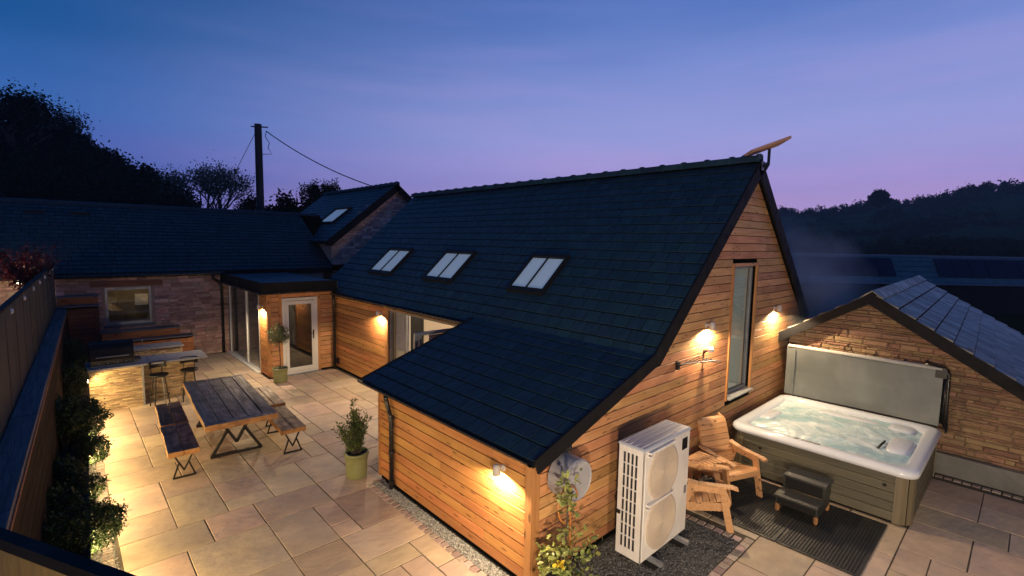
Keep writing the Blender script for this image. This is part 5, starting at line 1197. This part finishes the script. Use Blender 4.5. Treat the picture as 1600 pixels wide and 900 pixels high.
MB().bar((6.72, 2.93, 0), (6.70, 2.92, .55), .05, .05).obj('leg', M_chair, t); MB().bar((6.52, 3.14, 0), (6.52, 3.14, .55), .05, .05).obj('leg', M_chair, t)
t = tag(MB().lathe([(.01, 0), (.05, .0), (.055, .03), (.04, .09), (.01, .10)], (6.16, 2.84, .40), 14).obj('cup', M_blue, None), 'blue plastic cup lying on the seat of the half hidden chair', 'cup')
pts = blob((6.36, 2.86, .43), .07, 60); 
b = MB(); random.seed(5)
for k in range(3): b.lathe([(.01, 0), (.05, .0), (.065, .035), (.045, .075), (.01, .085)], (6.32+k*.07, 2.88-k*.03, .385+k*.004), 10)
tag(b.obj('shoe', M_blackmatte, None), 'dark shoes piled on the seat of the half hidden chair', 'shoes')
random.seed(17)

# ------------------------------------------------------------------ rubber mats and step
for lab, y0, y1 in (('black ribbed rubber mat under the step, the one nearer the camera', 1.05, 1.915), ('black ribbed rubber mat under the chair beside the hot tub', 1.93, 2.95)):
    t = thing('rubber_mat', lab, 'mat', (7, (y0+y1)/2, .008), 0, 'ribbed mats by the hot tub'); x0, x1 = 6.36, 7.90
    MB().box(x0, y0, .003, x1, y1, .010).obj('base', M_rubber, t)
    b = MB(); 
    y = y0+.05
    while y < y1-.045: b.hexa([(x0+.04, y, .010), (x1-.04, y, .010), (x1-.04, y+.022, .010), (x0+.04, y+.022, .010), (x0+.045, y+.005, .020), (x1-.045, y+.005, .020), (x1-.045, y+.017, .020), (x0+.045, y+.017, .020)]); y += .034
    b.obj('ribs', M_rubber, t, 'stuff')
    for q in ((x0, y0, x1, y0+.03), (x0, y1-.03, x1, y1), (x0, y0+.031, x0+.03, y1-.031), (x1-.03, y0+.031, x1, y1-.031)): MB().box(q[0], q[1], .0102, q[2], q[3], .017).obj('border', M_rubber, t)
t = thing('tub_step', 'black plastic two tread step on wooden feet in front of the hot tub', 'steps', (7.5, 1.9, 0))
MB().cbox(7.10, 1.67, .235, 7.42, 2.21, .262, .008).obj('tread', M_stepplastic, t); MB().cbox(7.41, 1.66, .425, 7.76, 2.20, .455, .008).obj('tread', M_stepplastic, t)
for y in (1.68, 2.17):
    MB().box(7.15, y, .10, 7.70, y+.025, .233).obj('side_panel', M_stepplastic, t); MB().box(7.44, y, .24, 7.74, y+.025, .424).obj('side_panel', M_stepplastic, t)
MB().box(7.43, 1.71, .264, 7.445, 2.16, .424).obj('riser', M_blackmatte, t); MB().box(7.14, 1.71, .13, 7.155, 2.16, .233).obj('riser', M_blackmatte, t)
for x, y in ((7.16, 1.70), (7.16, 2.17), (7.68, 1.70), (7.68, 2.17)): MB().lathe([(.022, 0.02), (.028, .04), (.03, .09), (.024, .12)], (x, y, 0), 10).obj('foot', M_edge, t)

# ------------------------------------------------------------------ hot tub
ht = thing('hot_tub', 'bubbling hot tub with white rim and grey brown panelled cabinet', 'hot tub', (9.15, 2.0, 0))
TX0, TX1, TY0, TY1 = 7.93, 10.36, .80, 3.20; ZC = .71
MB().box(TX0+.08, TY0+.08, .03, TX1-.08, TY1-.08, .69).obj('inner_cabinet', M_void, ht)
HP = (ZC-.06)/5
for k in range(5):
    z0, z1 = .05+k*HP, .05+(k+1)*HP-.006
    MB().fr(F((TX0+.06, 0, 0), (0, -1, 0), (0, 0, 1)), -(TY1-.14), -(TY0+.20), z0, z1, 0, .022, .006).obj('panel', M_tubpanel, ht)
    MB().fr(F((0, TY0+.06, 0), (1, 0, 0), (0, 0, 1)), TX0+.20, TX1-.20, z0, z1, 0, .022, .006).obj('panel', mat('tub_cabinet_x', (.115, .105, .070), (.075, .070, .048), (1.4, 20, 20), 5, .6, .35, (5, 90, 90), .1), ht)
def corner(cx_, cy_, a0, z0=.03, z1=.70, r=.19, n_=8):
    b = MB(); pts = [(cx_+r*math.cos(a0+PI/2*k/n_), cy_+r*math.sin(a0+PI/2*k/n_)) for k in range(n_+1)]
    # fluted corner panel
    P2 = []
    for k, (x, y) in enumerate(pts):
        rr = .992 if k % 2 else 1.02; P2.append((cx_+(x-cx_)*rr, cy_+(y-cy_)*rr))
    P2 += [(cx_, cy_)]
    nn = len(P2); b.v = [(x, y, z0) for x, y in P2]+[(x, y, z1) for x, y in P2]; b.f = [(k, (k+1) % nn, nn+(k+1) % nn, nn+k) for k in range(nn)]+[tuple(range(nn))[::-1], tuple(range(nn, 2*nn))]
    return b.obj('corner_panel', M_tubpost, ht)
corner(TX0+.22, TY0+.22, PI); corner(TX1-.22, TY0+.22, 1.5*PI); corner(TX0+.22, TY1-.22, PI/2); corner(TX1-.22, TY1-.22, 0)
for p in ((TX0+.032, 2.72, .50), (TX0+.032, 1.13, .52)): MB().lathe([(.001, 0), (.022, 0), (.022, .014), (.001, .014)], (p[0]-.01, p[1], p[2]), 12, 'X').obj('drain_knob', M_black, ht)
def rrect(x0, y0, x1, y1, r, n_=8):
    out = []
    for cx_, cy_, a in ((x1-r, y0+r, -PI/2), (x1-r, y1-r, 0), (x0+r, y1-r, PI/2), (x0+r, y0+r, PI)):
        for k in range(n_+1): t = a+PI/2*k/n_; out.append((cx_+r*math.cos(t), cy_+r*math.sin(t)))
    return out
rings = []
O_ = rrect(TX0, TY0, TX1, TY1, .16); c0, c1 = (TX0+TX1)/2, (TY0+TY1)/2
def ins(d, r, z, wob=0.):
    q = rrect(TX0+d, TY0+d, TX1-d, TY1-d, r); o = []
    for x, y in q:
        a = math.atan2(y-c1, x-c0); f_ = 1+wob*math.cos(a*6+.6); o.append((c0+(x-c0)*f_, c1+(y-c1)*f_, z))
    return o
rings = [ins(.03, .17, ZC-.03), ins(-.002, .19, ZC-.02), ins(-.012, .19, ZC+.02), ins(-.004, .19, ZC+.055), ins(.02, .19, ZC+.080), ins(.06, .18, ZC+.086), ins(.13, .17, ZC+.083, .006), ins(.16, .2, ZC+.07, .014), ins(.20, .22, ZC+.02, .022), ins(.24, .24, ZC-.06, .03), ins(.42, .3, ZC-.25, .03)]
b = MB(); nr = len(rings[0])
for r_ in rings: b.v += r_
for i in range(len(rings)-1):
    for k in range(nr): k2 = (k+1) % nr; b.f.append((i*nr+k, i*nr+k2, (i+1)*nr+k2, (i+1)*nr+k))
b.f.append(tuple((len(rings)-1)*nr+k for k in range(nr))); shell = b.obj('shell', M_tubshell, ht, smooth=True)
# seats rising through the water: rounded shoulders of the shell
def pad(x, y, sx, sy, z, h, rz=0, name='headrest', m=M_tubshell):
    b = MB(); n1_, n2_ = 20, 6
    for j in range(n2_+1):
        ph = PI/2*j/n2_
        for k in range(n1_):
            a = 2*PI*k/n1_; ca, sa = math.cos(a), math.sin(a); ca = math.copysign(abs(ca)**.6, ca); sa = math.copysign(abs(sa)**.6, sa)
            p = Vector((ca*sx*math.cos(ph)**.5 if j < n2_ else 0, sa*sy*math.cos(ph)**.5 if j < n2_ else 0, 0)); p.rotate(Matrix.Rotation(rz, 3, 'Z')); b.v.append((x+p.x, y+p.y, z+h*math.sin(ph)))
    for j in range(n2_):
        for k in range(n1_): k2 = (k+1) % n1_; b.f.append((j*n1_+k, j*n1_+k2, (j+1)*n1_+k2, (j+1)*n1_+k))
    return b.obj(name, m, ht, smooth=True)
pad(9.05, 1.14, .42, .17, ZC-.02, .105); pad(9.0, 2.93, .36, .12, ZC-.02, .085, 0); pad(9.95, 2.0, .15, .55, ZC-.04, .09); pad(9.95, 1.25, .22, .20, ZC-.03, .10)
b = MB(); b.tube([(8.70, 1.36, ZC+.03), (8.76, 1.33, ZC+.075), (8.95, 1.315, ZC+.085), (9.06, 1.335, ZC+.05)], .016, 8); b.obj('grab_handle', M_black, ht, smooth=True)
# water, churned up by jets
nx_ = 150; gx, gy = np.meshgrid(np.linspace(TX0+.17, TX1-.17, nx_), np.linspace(TY0+.17, TY1-.17, nx_)); 
def wav(x, y, s, ph): return np.sin(x*s+ph)*np.cos(y*s*1.13+ph*2.1)
rough_ = NR.normal(size=gx.shape)
for _ in range(14): rough_ = (rough_+np.roll(rough_, 1, 0)+np.roll(rough_, 1, 1)+np.roll(rough_, -1, 0)+np.roll(rough_, -1, 1))/5
z = rough_/rough_.std()*.0026+sum(wav(gx+.12*np.sin(gy*7), gy+.1*np.sin(gx*9), s, i*1.7)*a for i, (s, a) in enumerate(((7, .007), (13, .005), (23, .003))))
for jx, jy, jr, jh in ((8.6, 2.55, .3, .03), (8.55, 1.9, .28, .03), (9.2, 2.4, .3, .025), (9.5, 1.7, .3, .025), (8.9, 1.7, .25, .02)): z += jh*np.exp(-((gx-jx)**2+(gy-jy)**2)/jr**2)
vv_ = np.stack([gx, gy, z+ZC+.028], 2).reshape(-1, 3); ii = (np.arange(nx_-1)[:, None]*nx_+np.arange(nx_-1)[None]).ravel(); wt = fast('water', vv_, np.stack([ii, ii+1, ii+nx_+1, ii+nx_], 1), M_water, ht); wt.data.shade_smooth()
MB().cbox(8.0, 1.93, ZC+.082, 8.05, 2.17, ZC+.094, .004).obj('control_panel', M_grey, ht)
MB().bar((8.0, 2.26, ZC+.093), (8.05, 2.22, ZC+.093), .05, .008).obj('badge', M_grey, ht)
MB().box(TX1-.09, TY0+.3, .05, TX1-.05, TY1-.3, .68).obj('panel', M_tubpanel, ht)
# folded cover standing up along the back
cv = thing('tub_cover', 'grey vinyl hot tub cover folded upright behind the tub on its black lifter', 'cover', (10.45, 2, 1))
b = MB(); xa, xb = 10.40, 10.53; ya, yb = .86, 3.18; z0, z1 = .80, 1.74
b = MB(); prof = []
nseg = 14
for k in range(nseg+1):
    y = ya+(yb-ya)*k/nseg
    sag = .012*math.sin(k*1.9)
    prof.append((y, sag))
for x, s in ((xa, -1), (xb, 1)):
    for z in (z0, (z0+z1)/2, z1):
        for y, sg in prof: b.v.append((x+s*(.012*math.sin(z*7+y*3)), y, z+(sg*.3 if z == z1 else 0)))
nn = nseg+1
for side in (0, 1):
    o_ = side*3*nn
    for i in range(2):
        for k in range(nseg): a = o_+i*nn+k; b.f.append((a, a+1, a+nn+1, a+nn))
for k in range(nseg): b.f.append((2*nn+k, 2*nn+k+1, 5*nn+k+1, 5*nn+k)); b.f.append((k, k+1, 3*nn+k+1, 3*nn+k))
for k in (0, nseg): b.f.append((k, nn+k, 4*nn+k, 3*nn+k)); b.f.append((nn+k, 2*nn+k, 5*nn+k, 4*nn+k))
b.obj('panel', M_cover, cv, fix=True)
b = MB(); b.tube([(10.41, yb-.02, 1.75), (10.41, (ya+yb)/2, 1.755), (10.41, ya+.02, 1.75)], .032, 10); b.obj('top_roll', M_towel, cv, smooth=True)
MB().box(xa-.028, yb-.16, z0, xa-.013, yb-.10, z1-.05).obj('seam_strip', M_cover, cv)
b = MB(); b.tube([(10.38, .76, .74), (10.36, .78, 1.2), (10.40, .79, 1.66), (10.40, .84, 1.76), (10.40, 1.1, 1.80)], .022, 8); b.tube([(10.33, .76, .74), (10.52, .80, .80), (10.54, .80, 1.6)], .020, 8); b.obj('lifter_arm', M_black, cv, smooth=True)
MB().cbox(10.385, .815, 1.60, 10.55, .96, 1.775, .02).obj('corner_flap', M_black, cv)
b = MB(); b.tube([(10.47, .825, 1.74), (10.47, .82, 1.2), (10.47, .83, .84)], .035, 8); b.obj('side_skirt', M_black, cv, smooth=True)

# ------------------------------------------------------------------ wall lamps and added unseen fill lamps
wall_lamp((3.459, 3.80, 1.20), (-1, 0, 0), 'lit cup lamp low on the wing wall under the gutter', 130)
wall_lamp((5.61, 10.62, 1.90), (-1, 0, 0), 'lit cup lamp on the courtyard wall left of the sliding door', 190)
wall_lamp((3.83, 13.72, 1.86), (-1, 0, 0), 'lit cup lamp on the porch pier beside the glazed screen', 170)
wall_lamp((7.19, 3.35, 2.46), (0, -1, 0), 'lit cup lamp on the gable above the folded washing line', 160)
wall_lamp((10.02, 3.35, 2.50), (0, -1, 0), 'lit cup lamp on the gable above the hot tub, right of the tall window', 160)
hw_ = thing('house_wall', 'plain rendered house wall behind the viewpoint', 'wall', (4, -3.2, 0))
MB().box(-4, -3.4, 0, 12, -3.1, 4.6).obj('wall', M_render, hw_)
t = thing('terrace_lantern', 'added lantern on a post, out of view, brightening the near fence', 'lamp', (-1.0, .7, 1.7))  # unseen lamp added to warm the near fence boards
MB().tube([(-1.0, .7, 1.70), (-1.0, .7, 2.38)], .012, 8).obj('post', M_black, t); MB().lathe([(.02, -.07), (.055, -.06), (.065, .02), (.05, .05), (.01, .055)], (-1.0, .7, 2.45), 14).obj('globe', M_bulb, t, smooth=True)
l = bpy.data.lights.new('lantern_bulb', 'POINT'); l.energy = 34; l.color = LAMP_COL; l.shadow_soft_size = .06; lo = bpy.data.objects.new('lantern_bulb', l); C.objects.link(lo); lo.location = (-.90, .7, 2.48); lo.parent = t; lo.matrix_parent_inverse = TH[t.name].inverted()
wall_lamp((5.6, -3.1, 2.35), (0, 1, 0), 'added cup lamp, out of view on the house wall, lighting the heat pump front', 260)  # unseen lamp added for light on the gable and heat pump
def fill_flood(p, aim, power, label):  # unseen fill lamps added to brighten the heat pump and gable
    p = Vector(p); a = Vector(aim).normalized(); t = thing('added_fill_light', label, 'lamp', p, 0, 'added fill lights out of view on the upper terrace side')
    q = a.to_track_quat('-Z', 'Y').to_matrix(); c = p+Vector((.09, 0, 0))
    b = MB(); b.box(-.11, -.07, 0, .11, .07, .05); b.v = [tuple(c+q @ Vector(v)) for v in b.v]; b.obj('housing', M_black, t)
    b = MB(); b.box(-.10, -.06, -.006, .10, .06, -.001); b.v = [tuple(c+q @ Vector(v)) for v in b.v]; b.obj('lens', M_bulb, t)
    MB().bar(p, c, .03).obj('bracket', M_black, t)
    l = bpy.data.lights.new('fill_bulb', 'AREA'); l.shape = 'RECTANGLE'; l.size = .2; l.size_y = .12; l.energy = power; l.color = (1, .78, .56)
    lo = bpy.data.objects.new('fill_bulb', l); C.objects.link(lo); lo.matrix_world = Matrix.Translation(c+a*.012) @ q.to_4x4(); lo.parent = t; lo.matrix_parent_inverse = TH[t.name].inverted()
fill_flood((.66, .2, 1.45), (1, .38, -.03), 150, 'added black fill light, out of view, on the terrace side nearer the patio')
fill_flood((.66, -1.8, 1.45), (1, .60, .02), 170, 'added black fill light, out of view, on the terrace side nearer the house')

# ------------------------------------------------------------------ folded washing line, camera, dish
t = thing('folded_airer', 'folded black wall mounted clothes airer under the left gable lamp', 'airer', (6.7, 3.25, 2))
for k in range(5): MB().bar((6.34, YG-.03-k*.012, 1.96+k*.010), (6.92+k*.03, YG-.05-k*.05, 2.03-k*.012), .012).obj('arm', M_black if k < 4 else M_grey, t)
MB().box(6.31, YG-.05, 1.92, 6.36, YG-.002, 2.03).obj('bracket', M_black, t)
for k in range(2): MB().bar((6.9, YG-.12, 2.0-k*.03), (7.28, YG-.22, 1.93-k*.02), .012).obj('arm', M_grey, t)
t = thing('security_camera', 'small white dome camera under the left gable lamp', 'camera', (7.17, 3.3, 2.1))
MB().lathe([(.03, 0), (.03, .02), (.02, .03)], (7.17, YG-.002, 2.06), 14, 'Y').obj('mount', M_black, t)
MB().lathe([(.002, .05), (.03, .045), (.048, .02), (.052, -.01), (.045, -.035), (.002, -.045)], (7.17, YG-.10, 2.10), 18).obj('dome', M_white, t, smooth=True)
MB().bar((7.17, YG-.02, 2.06), (7.17, YG-.08, 2.08), .03).obj('arm', M_black, t)
t = thing('satellite_dish', 'flat tilted panel antenna on a bent black arm at the gable peak', 'antenna', (8.9, 3.25, 5.2))
cD = Vector((8.90, 3.28, 5.33)); LU = (Vector((math.cos(YAW), -math.sin(YAW), 0))+Vector((0, 0, .38))).normalized(); SU = Vector((math.sin(YAW), math.cos(YAW), -.12)).normalized(); SU = (SU-LU*SU.dot(LU)).normalized(); NU = LU.cross(SU)
b = MB(); O = cD; b.hexa([O-LU*.34-SU*.22, O+LU*.34-SU*.22, O+LU*.34+SU*.22, O-LU*.34+SU*.22, O-LU*.34-SU*.22+NU*.045, O+LU*.34-SU*.22+NU*.045, O+LU*.34+SU*.22+NU*.045, O-LU*.34+SU*.22+NU*.045]); b.obj('panel', mat('antenna_panel_lamplit', (.55, .30, .20), (.48, .26, .17), rough=.5, bump=0, rnd=0), t)  # orange base colour puts warm lamplight on the panel's underside
e = cD-NU*.02+LU*.06
b = MB(); b.tube([e, e+Vector((0, 0, -.26)), e+Vector((-.12, .0, -.36)), Vector((8.84, 3.22, 5.08)), Vector((8.72, 3.24, 5.02))], .024, 10); b.obj('arm', M_black, t); MB().box(8.66, 3.235, 4.95, 8.80, 3.262, 5.10).obj('bracket', M_black, t)

# ------------------------------------------------------------------ telegraph pole and cable
pp = far(403, 194, 25.5); px_, py_ = pp.x, pp.y; ztop = pp.z
t = thing('telegraph_pole', 'tall dark wooden pole standing behind the long slate roof', 'pole', (px_, py_, 0))
b = MB(); b.tube([(px_, py_, -.3), (px_, py_, ztop)], [.19, .15], 14); b.obj('pole', mat('creosoted_pole', (.03, .02, .02), (.02, .014, .014), (4, 4, 1), rough=.8), t)
MB().bar((px_-.25, py_+.15, ztop-.12), (px_+.35, py_-.25, ztop-.12), .05).obj('bracket', M_black, t)
P1 = Vector((px_+.28, py_-.22, ztop-.30)); P2 = far(646, 308, 19.6)
b = MB(); b.tube([tuple(P1.lerp(P2, k/24)+Vector((0, 0, -.40*4*(k/24)*(1-k/24)))) for k in range(25)], .022, 6); tag(b.obj('overhead_cable', M_black), 'thin dark overhead cable from the pole down behind the barn roof', 'cable')
b = MB(); b.tube([P1, P1+Vector((-.05, 0, -.25)), P1+Vector((.12, 0, -.5)), P1+Vector((.05, 0, -.75)), P1+Vector((.2, -.1, -1.0)), P1+Vector((-.2, .1, -1.05))], .016, 6); b.obj('cable_loop', M_black, t)
P3 = far(368, 268, 24.5); P4 = P3+(P3-Vector((px_, py_, ztop-.1)))*1.0
b = MB(); b.tube([(px_, py_, ztop-.15), tuple(P3), tuple(P4)], .012, 5); b.lathe([(.01, -.12), (.07, -.1), (.07, .1), (.01, .12)], tuple(P3), 8); tag(b.obj('stay_wire', M_black), 'thin stay wire with an insulator left of the pole', 'wire')

# ------------------------------------------------------------------ acer, lamp glow and bench on the upper terrace
t = thing('potted_acer', 'dark red japanese maple rising above the far end of the board fence', 'tree', (-.62, 15.2, 1.7))
MB().lathe([(.16, 0), (.20, .02), (.24, .34), (.25, .36), (.22, .36), (.2, .33)], (-.52, 15.2, 1.70), 20).obj('pot', M_white, t)
b = MB(); pts = []; C0 = Vector((-.50, 15.2, 2.25))
for k in range(26):
    a = random.uniform(0, 6.28); r = random.uniform(.1, .62); e = C0+Vector((math.cos(a)*r, math.sin(a)*r, random.uniform(.5, 1.15)))
    b.tube([C0, C0.lerp(e, .5)+Vector((0, 0, .12)), e], [.018, .01, .004], 5)
    for j in range(110): pts.append(C0.lerp(e, random.uniform(.45, 1.05))+Vector((random.gauss(0, .07), random.gauss(0, .07), random.gauss(0, .05))))
for q in ((-.42, .0, 1.75), (.22, .1, 1.78), (-.2, 0, 1.7)): b.tube([C0, C0+Vector(q)], [.008, .004], 5)
b.tube([(-.52, 15.2, 1.95), (-.52, 15.2, 2.4)], .02, 6); b.obj('trunk', M_bark, t); v, f = leaves(np.array(pts), .055, .5, .0); fast('crown', v, f, M_leafred, t)
P = Vector((-.70, 15.5, 2.60))
t = thing('terrace_lantern', 'bright little lantern on a thin post beside the red maple', 'lamp', (P.x, P.y, 1.7))
MB().tube([(P.x, P.y, 1.70), (P.x, P.y, 2.48)], .012, 8).obj('post', M_black, t); MB().lathe([(.02, -.07), (.055, -.06), (.065, .02), (.05, .05), (.01, .055)], tuple(P), 14).obj('globe', M_bulb, t, smooth=True)
l = bpy.data.lights.new('lantern_bulb', 'POINT'); l.energy = 60; l.color = LAMP_COL; l.shadow_soft_size = .06; lo = bpy.data.objects.new('lantern_bulb', l); C.objects.link(lo); lo.location = P+Vector((-.03, .12, .02)); lo.parent = t; lo.matrix_parent_inverse = TH[t.name].inverted()
t = thing('terrace_bench', 'white slatted bench on the upper terrace at the far left edge', 'bench', (-1.6, 14.2, 1.7))
for k in range(4): MB().box(-2.3, 14.0+k*.11, 2.12, -1.12, 14.09+k*.11, 2.15).obj('slat', M_whiteboard, t)
for x in (-2.2, -1.25):
    for y in (14.03, 14.38): MB().box(x, y, 1.70, x+.06, y+.05, 2.118).obj('leg', M_whiteboard, t)

# ------------------------------------------------------------------ trees
def tree(name, label, base, h, r, n, m, leafsz, sparse=.4, lvl=4, trunk=.5, cat='tree', group=None, flat=.9, seed=1, tips_only=True):
    rs = random.Random(seed); t = thing(name, label, cat, tuple(base), 0, group); b = MB(); tips = []
    c = Vector(base)+Vector((0, 0, h-r*flat))
    def grow(p, d, L, rad, k):
        e = p+d*L; b.tube([p, (p+e)/2+Vector((rs.gauss(0, 1), rs.gauss(0, 1), 0))*L*.05, e], [rad, rad*.8, rad*.6], 5 if k < 3 else 4, False)
        if k >= 2: tips.append((p+e)/2); tips.append(e)
        if k >= lvl: return
        for _ in range(rs.choice((3, 3, 4)) if k else 6):
            ax = Vector((rs.gauss(0, 1), rs.gauss(0, 1), rs.gauss(0, .5))).normalized(); nd = (d+ax*.75+Vector((0, 0, .12))).normalized(); grow(e, nd, L*rs.uniform(.58, .78), rad*.55, k+1)
    grow(Vector(base)-Vector((0, 0, .5)), Vector((rs.gauss(0, .05), rs.gauss(0, .05), 1)).normalized(), h*trunk*.75, h*.022, 0)
    # fit the branching into the crown's radius
    T = np.array([tuple(x) for x in tips]);
    bb = np.array(base, float); kz = (h-r*.15)/max(.1, T[:, 2].max()-bb[2]); kr = r/max(.1, np.percentile(np.hypot(T[:, 0]-bb[0], T[:, 1]-bb[1]), 92)); T = bb+(T-bb)*np.array([kr, kr, kz]); b.v = [(bb[0]+(v[0]-bb[0])*kr, bb[1]+(v[1]-bb[1])*kr, bb[2]+(v[2]-bb[2])*kz) for v in b.v]
    p = T[NR.randint(0, len(T), n)]+NR.normal(size=(n, 3))*r*.10
    b.obj('trunk', M_bark, t); v, f = leaves(p, leafsz, .55, 0); fast('crown', v, f, m, t); return t
def at(px, py, D, zg):      # foot of a tree seen at px, standing on ground zg
    P = far(px, py, D); return Vector((P.x, P.y, zg)), P.z-zg
def placed(name, label, px, ptop, D, zg, r, n, m, sz, **k):
    b0, h = at(px, ptop, D, zg); return tree(name, label, b0, h, r, n, m, sz, **k)
placed('round_tree', 'round open crowned tree with pale twigs left of the pole', 325, 250, 46, 1.0, 2.9, 3600, M_leafpale, .16, lvl=5, trunk=.36, seed=3)
placed('tree', 'small dark tree just left of the pole', 385, 298, 44, .5, 1.5, 5000, M_leafwood, .16, lvl=4, trunk=.42, seed=5)
placed('tree', 'broad leaved dark tree top right of the pole', 432, 297, 34, .3, 1.9, 2600, M_leafwood, .24, lvl=4, trunk=.42, seed=6)
placed('tree', 'dark loose bush top between the pole and the narrow tree', 468, 303, 33, .3, 1.7, 2200, M_leafwood, .24, lvl=4, trunk=.42, seed=8)
placed('narrow_tree', 'narrow upright dark tree behind the tall stone building', 503, 276, 40, .3, 1.4, 6500, M_leafwood, .15, lvl=4, trunk=.52, seed=12)
placed('tree', 'big tree at the top left corner of the wooded hill', 22, 134, 62, 8.5, 5.6, 12000, M_leafwood, .22, lvl=5, trunk=.40, seed=13)
placed('conical_tree', 'small pointed tree standing up from the hedge line on the right hill', 1375, 297, 250, 14, 3.0, 5000, M_leafwood, .9, lvl=4, trunk=.45, seed=15)
# the wood on the left hill: one mass
crest = [(-260, 150), (-150, 160), (-60, 172), (0, 182), (40, 190), (75, 200), (112, 196), (150, 226), (182, 246), (228, 252), (256, 274), (276, 296), (300, 312), (330, 318), (362, 324)]
def crestpx(x):
    for (a, b_), (c, d) in zip(crest[:-1], crest[1:]):
        if a <= x <= c: return b_+(d-b_)*(x-a)/(c-a)
    return 326
V, Fc, nb = [], [], 0
def clump(c, r, n, sz, flat=1):
    global nb
    p = blob(c, r, n, flat, .5); v, f = leaves(p, sz, .6, 0); V.append(v); Fc.append(f+nb); nb += len(v)
x = -260
while x < 292:
    D = 70-max(0, x)*.04; y = crestpx(x)+random.uniform(-3, 5); r = random.uniform(1.5, 2.6); P = far(x, y, D); clump((P.x, P.y, P.z-r*1.25), r, 2200, .25); x += random.uniform(9, 17)
for row, (dd, dy) in enumerate(((64, 22), (58, 46), (52, 70), (46, 95))):
    x = -260
    while x < 285:
        yy = crestpx(x)+dy*(1 if x < 200 else .5)+random.uniform(-6, 6)
        if yy < 345: P = far(x, yy, dd); r = random.uniform(1.9, 3.0); clump((P.x, P.y, P.z-r*1.1), r, 1300, .30)
        x += random.uniform(22, 34)
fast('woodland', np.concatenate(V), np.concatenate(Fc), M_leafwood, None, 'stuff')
# hedges and trees on the right hill
V, Fc, nb = [], [], 0
x = 1130
while x < 1800:
    i = max(0, min(len(hr)-2, next((k for k in range(len(hr)-1) if hr[k][0] <= x <= hr[k+1][0]), 0))); a, c = hr[i], hr[i+1]; y = a[1]+(c[1]-a[1])*(x-a[0])/(c[0]-a[0])
    r = random.uniform(4, 7.5); P = far(x, y-random.uniform(1, 6), 322); clump((P.x, P.y, P.z-r*.35), r, 900, 1.0, .8); x += random.uniform(6, 12)
for (x0, y0, x1, y1, D, r0) in ((1215, 352, 1330, 348, 260, 4), (1215, 372, 1420, 352, 200, 4.5), (1400, 348, 1600, 342, 210, 5.5), (1420, 330, 1610, 322, 270, 5), (1380, 375, 1620, 372, 130, 3.2), (1215, 392, 1600, 392, 95, 2.6), (1200, 360, 1600, 356, 235, 5), (1210, 382, 1600, 378, 160, 4), (1215, 345, 1420, 338, 290, 5.5), (1440, 340, 1610, 334, 240, 6.5), (1440, 318, 1620, 312, 300, 6.5), (1500, 305, 1600, 308, 300, 6), (1380, 330, 1400, 326, 255, 6)):
    n_ = int(abs(x1-x0)/9)+2
    for k in range(n_):
        t_ = k/(n_-1); P = far(x0+(x1-x0)*t_, y0+(y1-y0)*t_+random.uniform(-4, 4), D+random.uniform(-6, 6)); r = r0*random.uniform(.6, 1.3); clump((P.x, P.y, P.z-r*.8), r, 560, r*.15, .75)
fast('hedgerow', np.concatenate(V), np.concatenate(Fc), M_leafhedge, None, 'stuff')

# ------------------------------------------------------------------ steam from the tub
g = NT('steam_vapour'); vs = g.n('ShaderNodeVolumePrincipled'); vs.inputs['Color'].default_value = (.9, .93, .95, 1); vs.inputs['Anisotropy'].default_value = .2
tcs = g.n('ShaderNodeTexCoord'); nz_ = g.n('ShaderNodeTexNoise'); nz_.inputs['Scale'].default_value = .9; nz_.inputs['Detail'].default_value = 3
g.l(tcs.outputs['Object'], nz_.inputs[0]); sp_ = g.n('ShaderNodeSeparateXYZ'); g.l(tcs.outputs['Generated'], sp_.inputs[0])
rad = g.n('ShaderNodeVectorMath', operation='DISTANCE'); g.l(tcs.outputs['Generated'], rad.inputs[0]); rad.inputs[1].default_value = (.5, .5, .5)
g.l(g.math('MULTIPLY', g.math('MULTIPLY', g.rng(nz_.outputs[0], .42, .75), g.rng(rad.outputs['Value'], .5, .1)), 1.5), vs.inputs['Density']); g.l(vs.outputs[0], g.out.inputs['Volume'])
b = MB(); prof = [(.02, 0), (.7, .15), (1.15, .8), (1.6, 1.5), (1.7, 2.3), (1.4, 3.0), (.8, 3.5), (.02, 3.7)]
b.lathe(prof, (0, 0, 0), 24)
b.v = [(x+10.6+z*.55, y+3.0+z*.35, z+.9) for x, y, z in b.v]
sto = b.obj('steam', g.m, None, 'stuff', smooth=True)

# ------------------------------------------------------------------ evening haze over the valley
g = NT('evening_haze'); vh = g.n('ShaderNodeVolumePrincipled'); vh.inputs['Color'].default_value = (.85, .93, .95, 1); vh.inputs['Density'].default_value = .00065; vh.inputs['Anisotropy'].default_value = .1
g.l(vh.outputs[0], g.out.inputs['Volume'])
hz = MB().box(-620, -620, -1.4, 620, 620, 66).obj('haze', g.m, None, 'stuff')
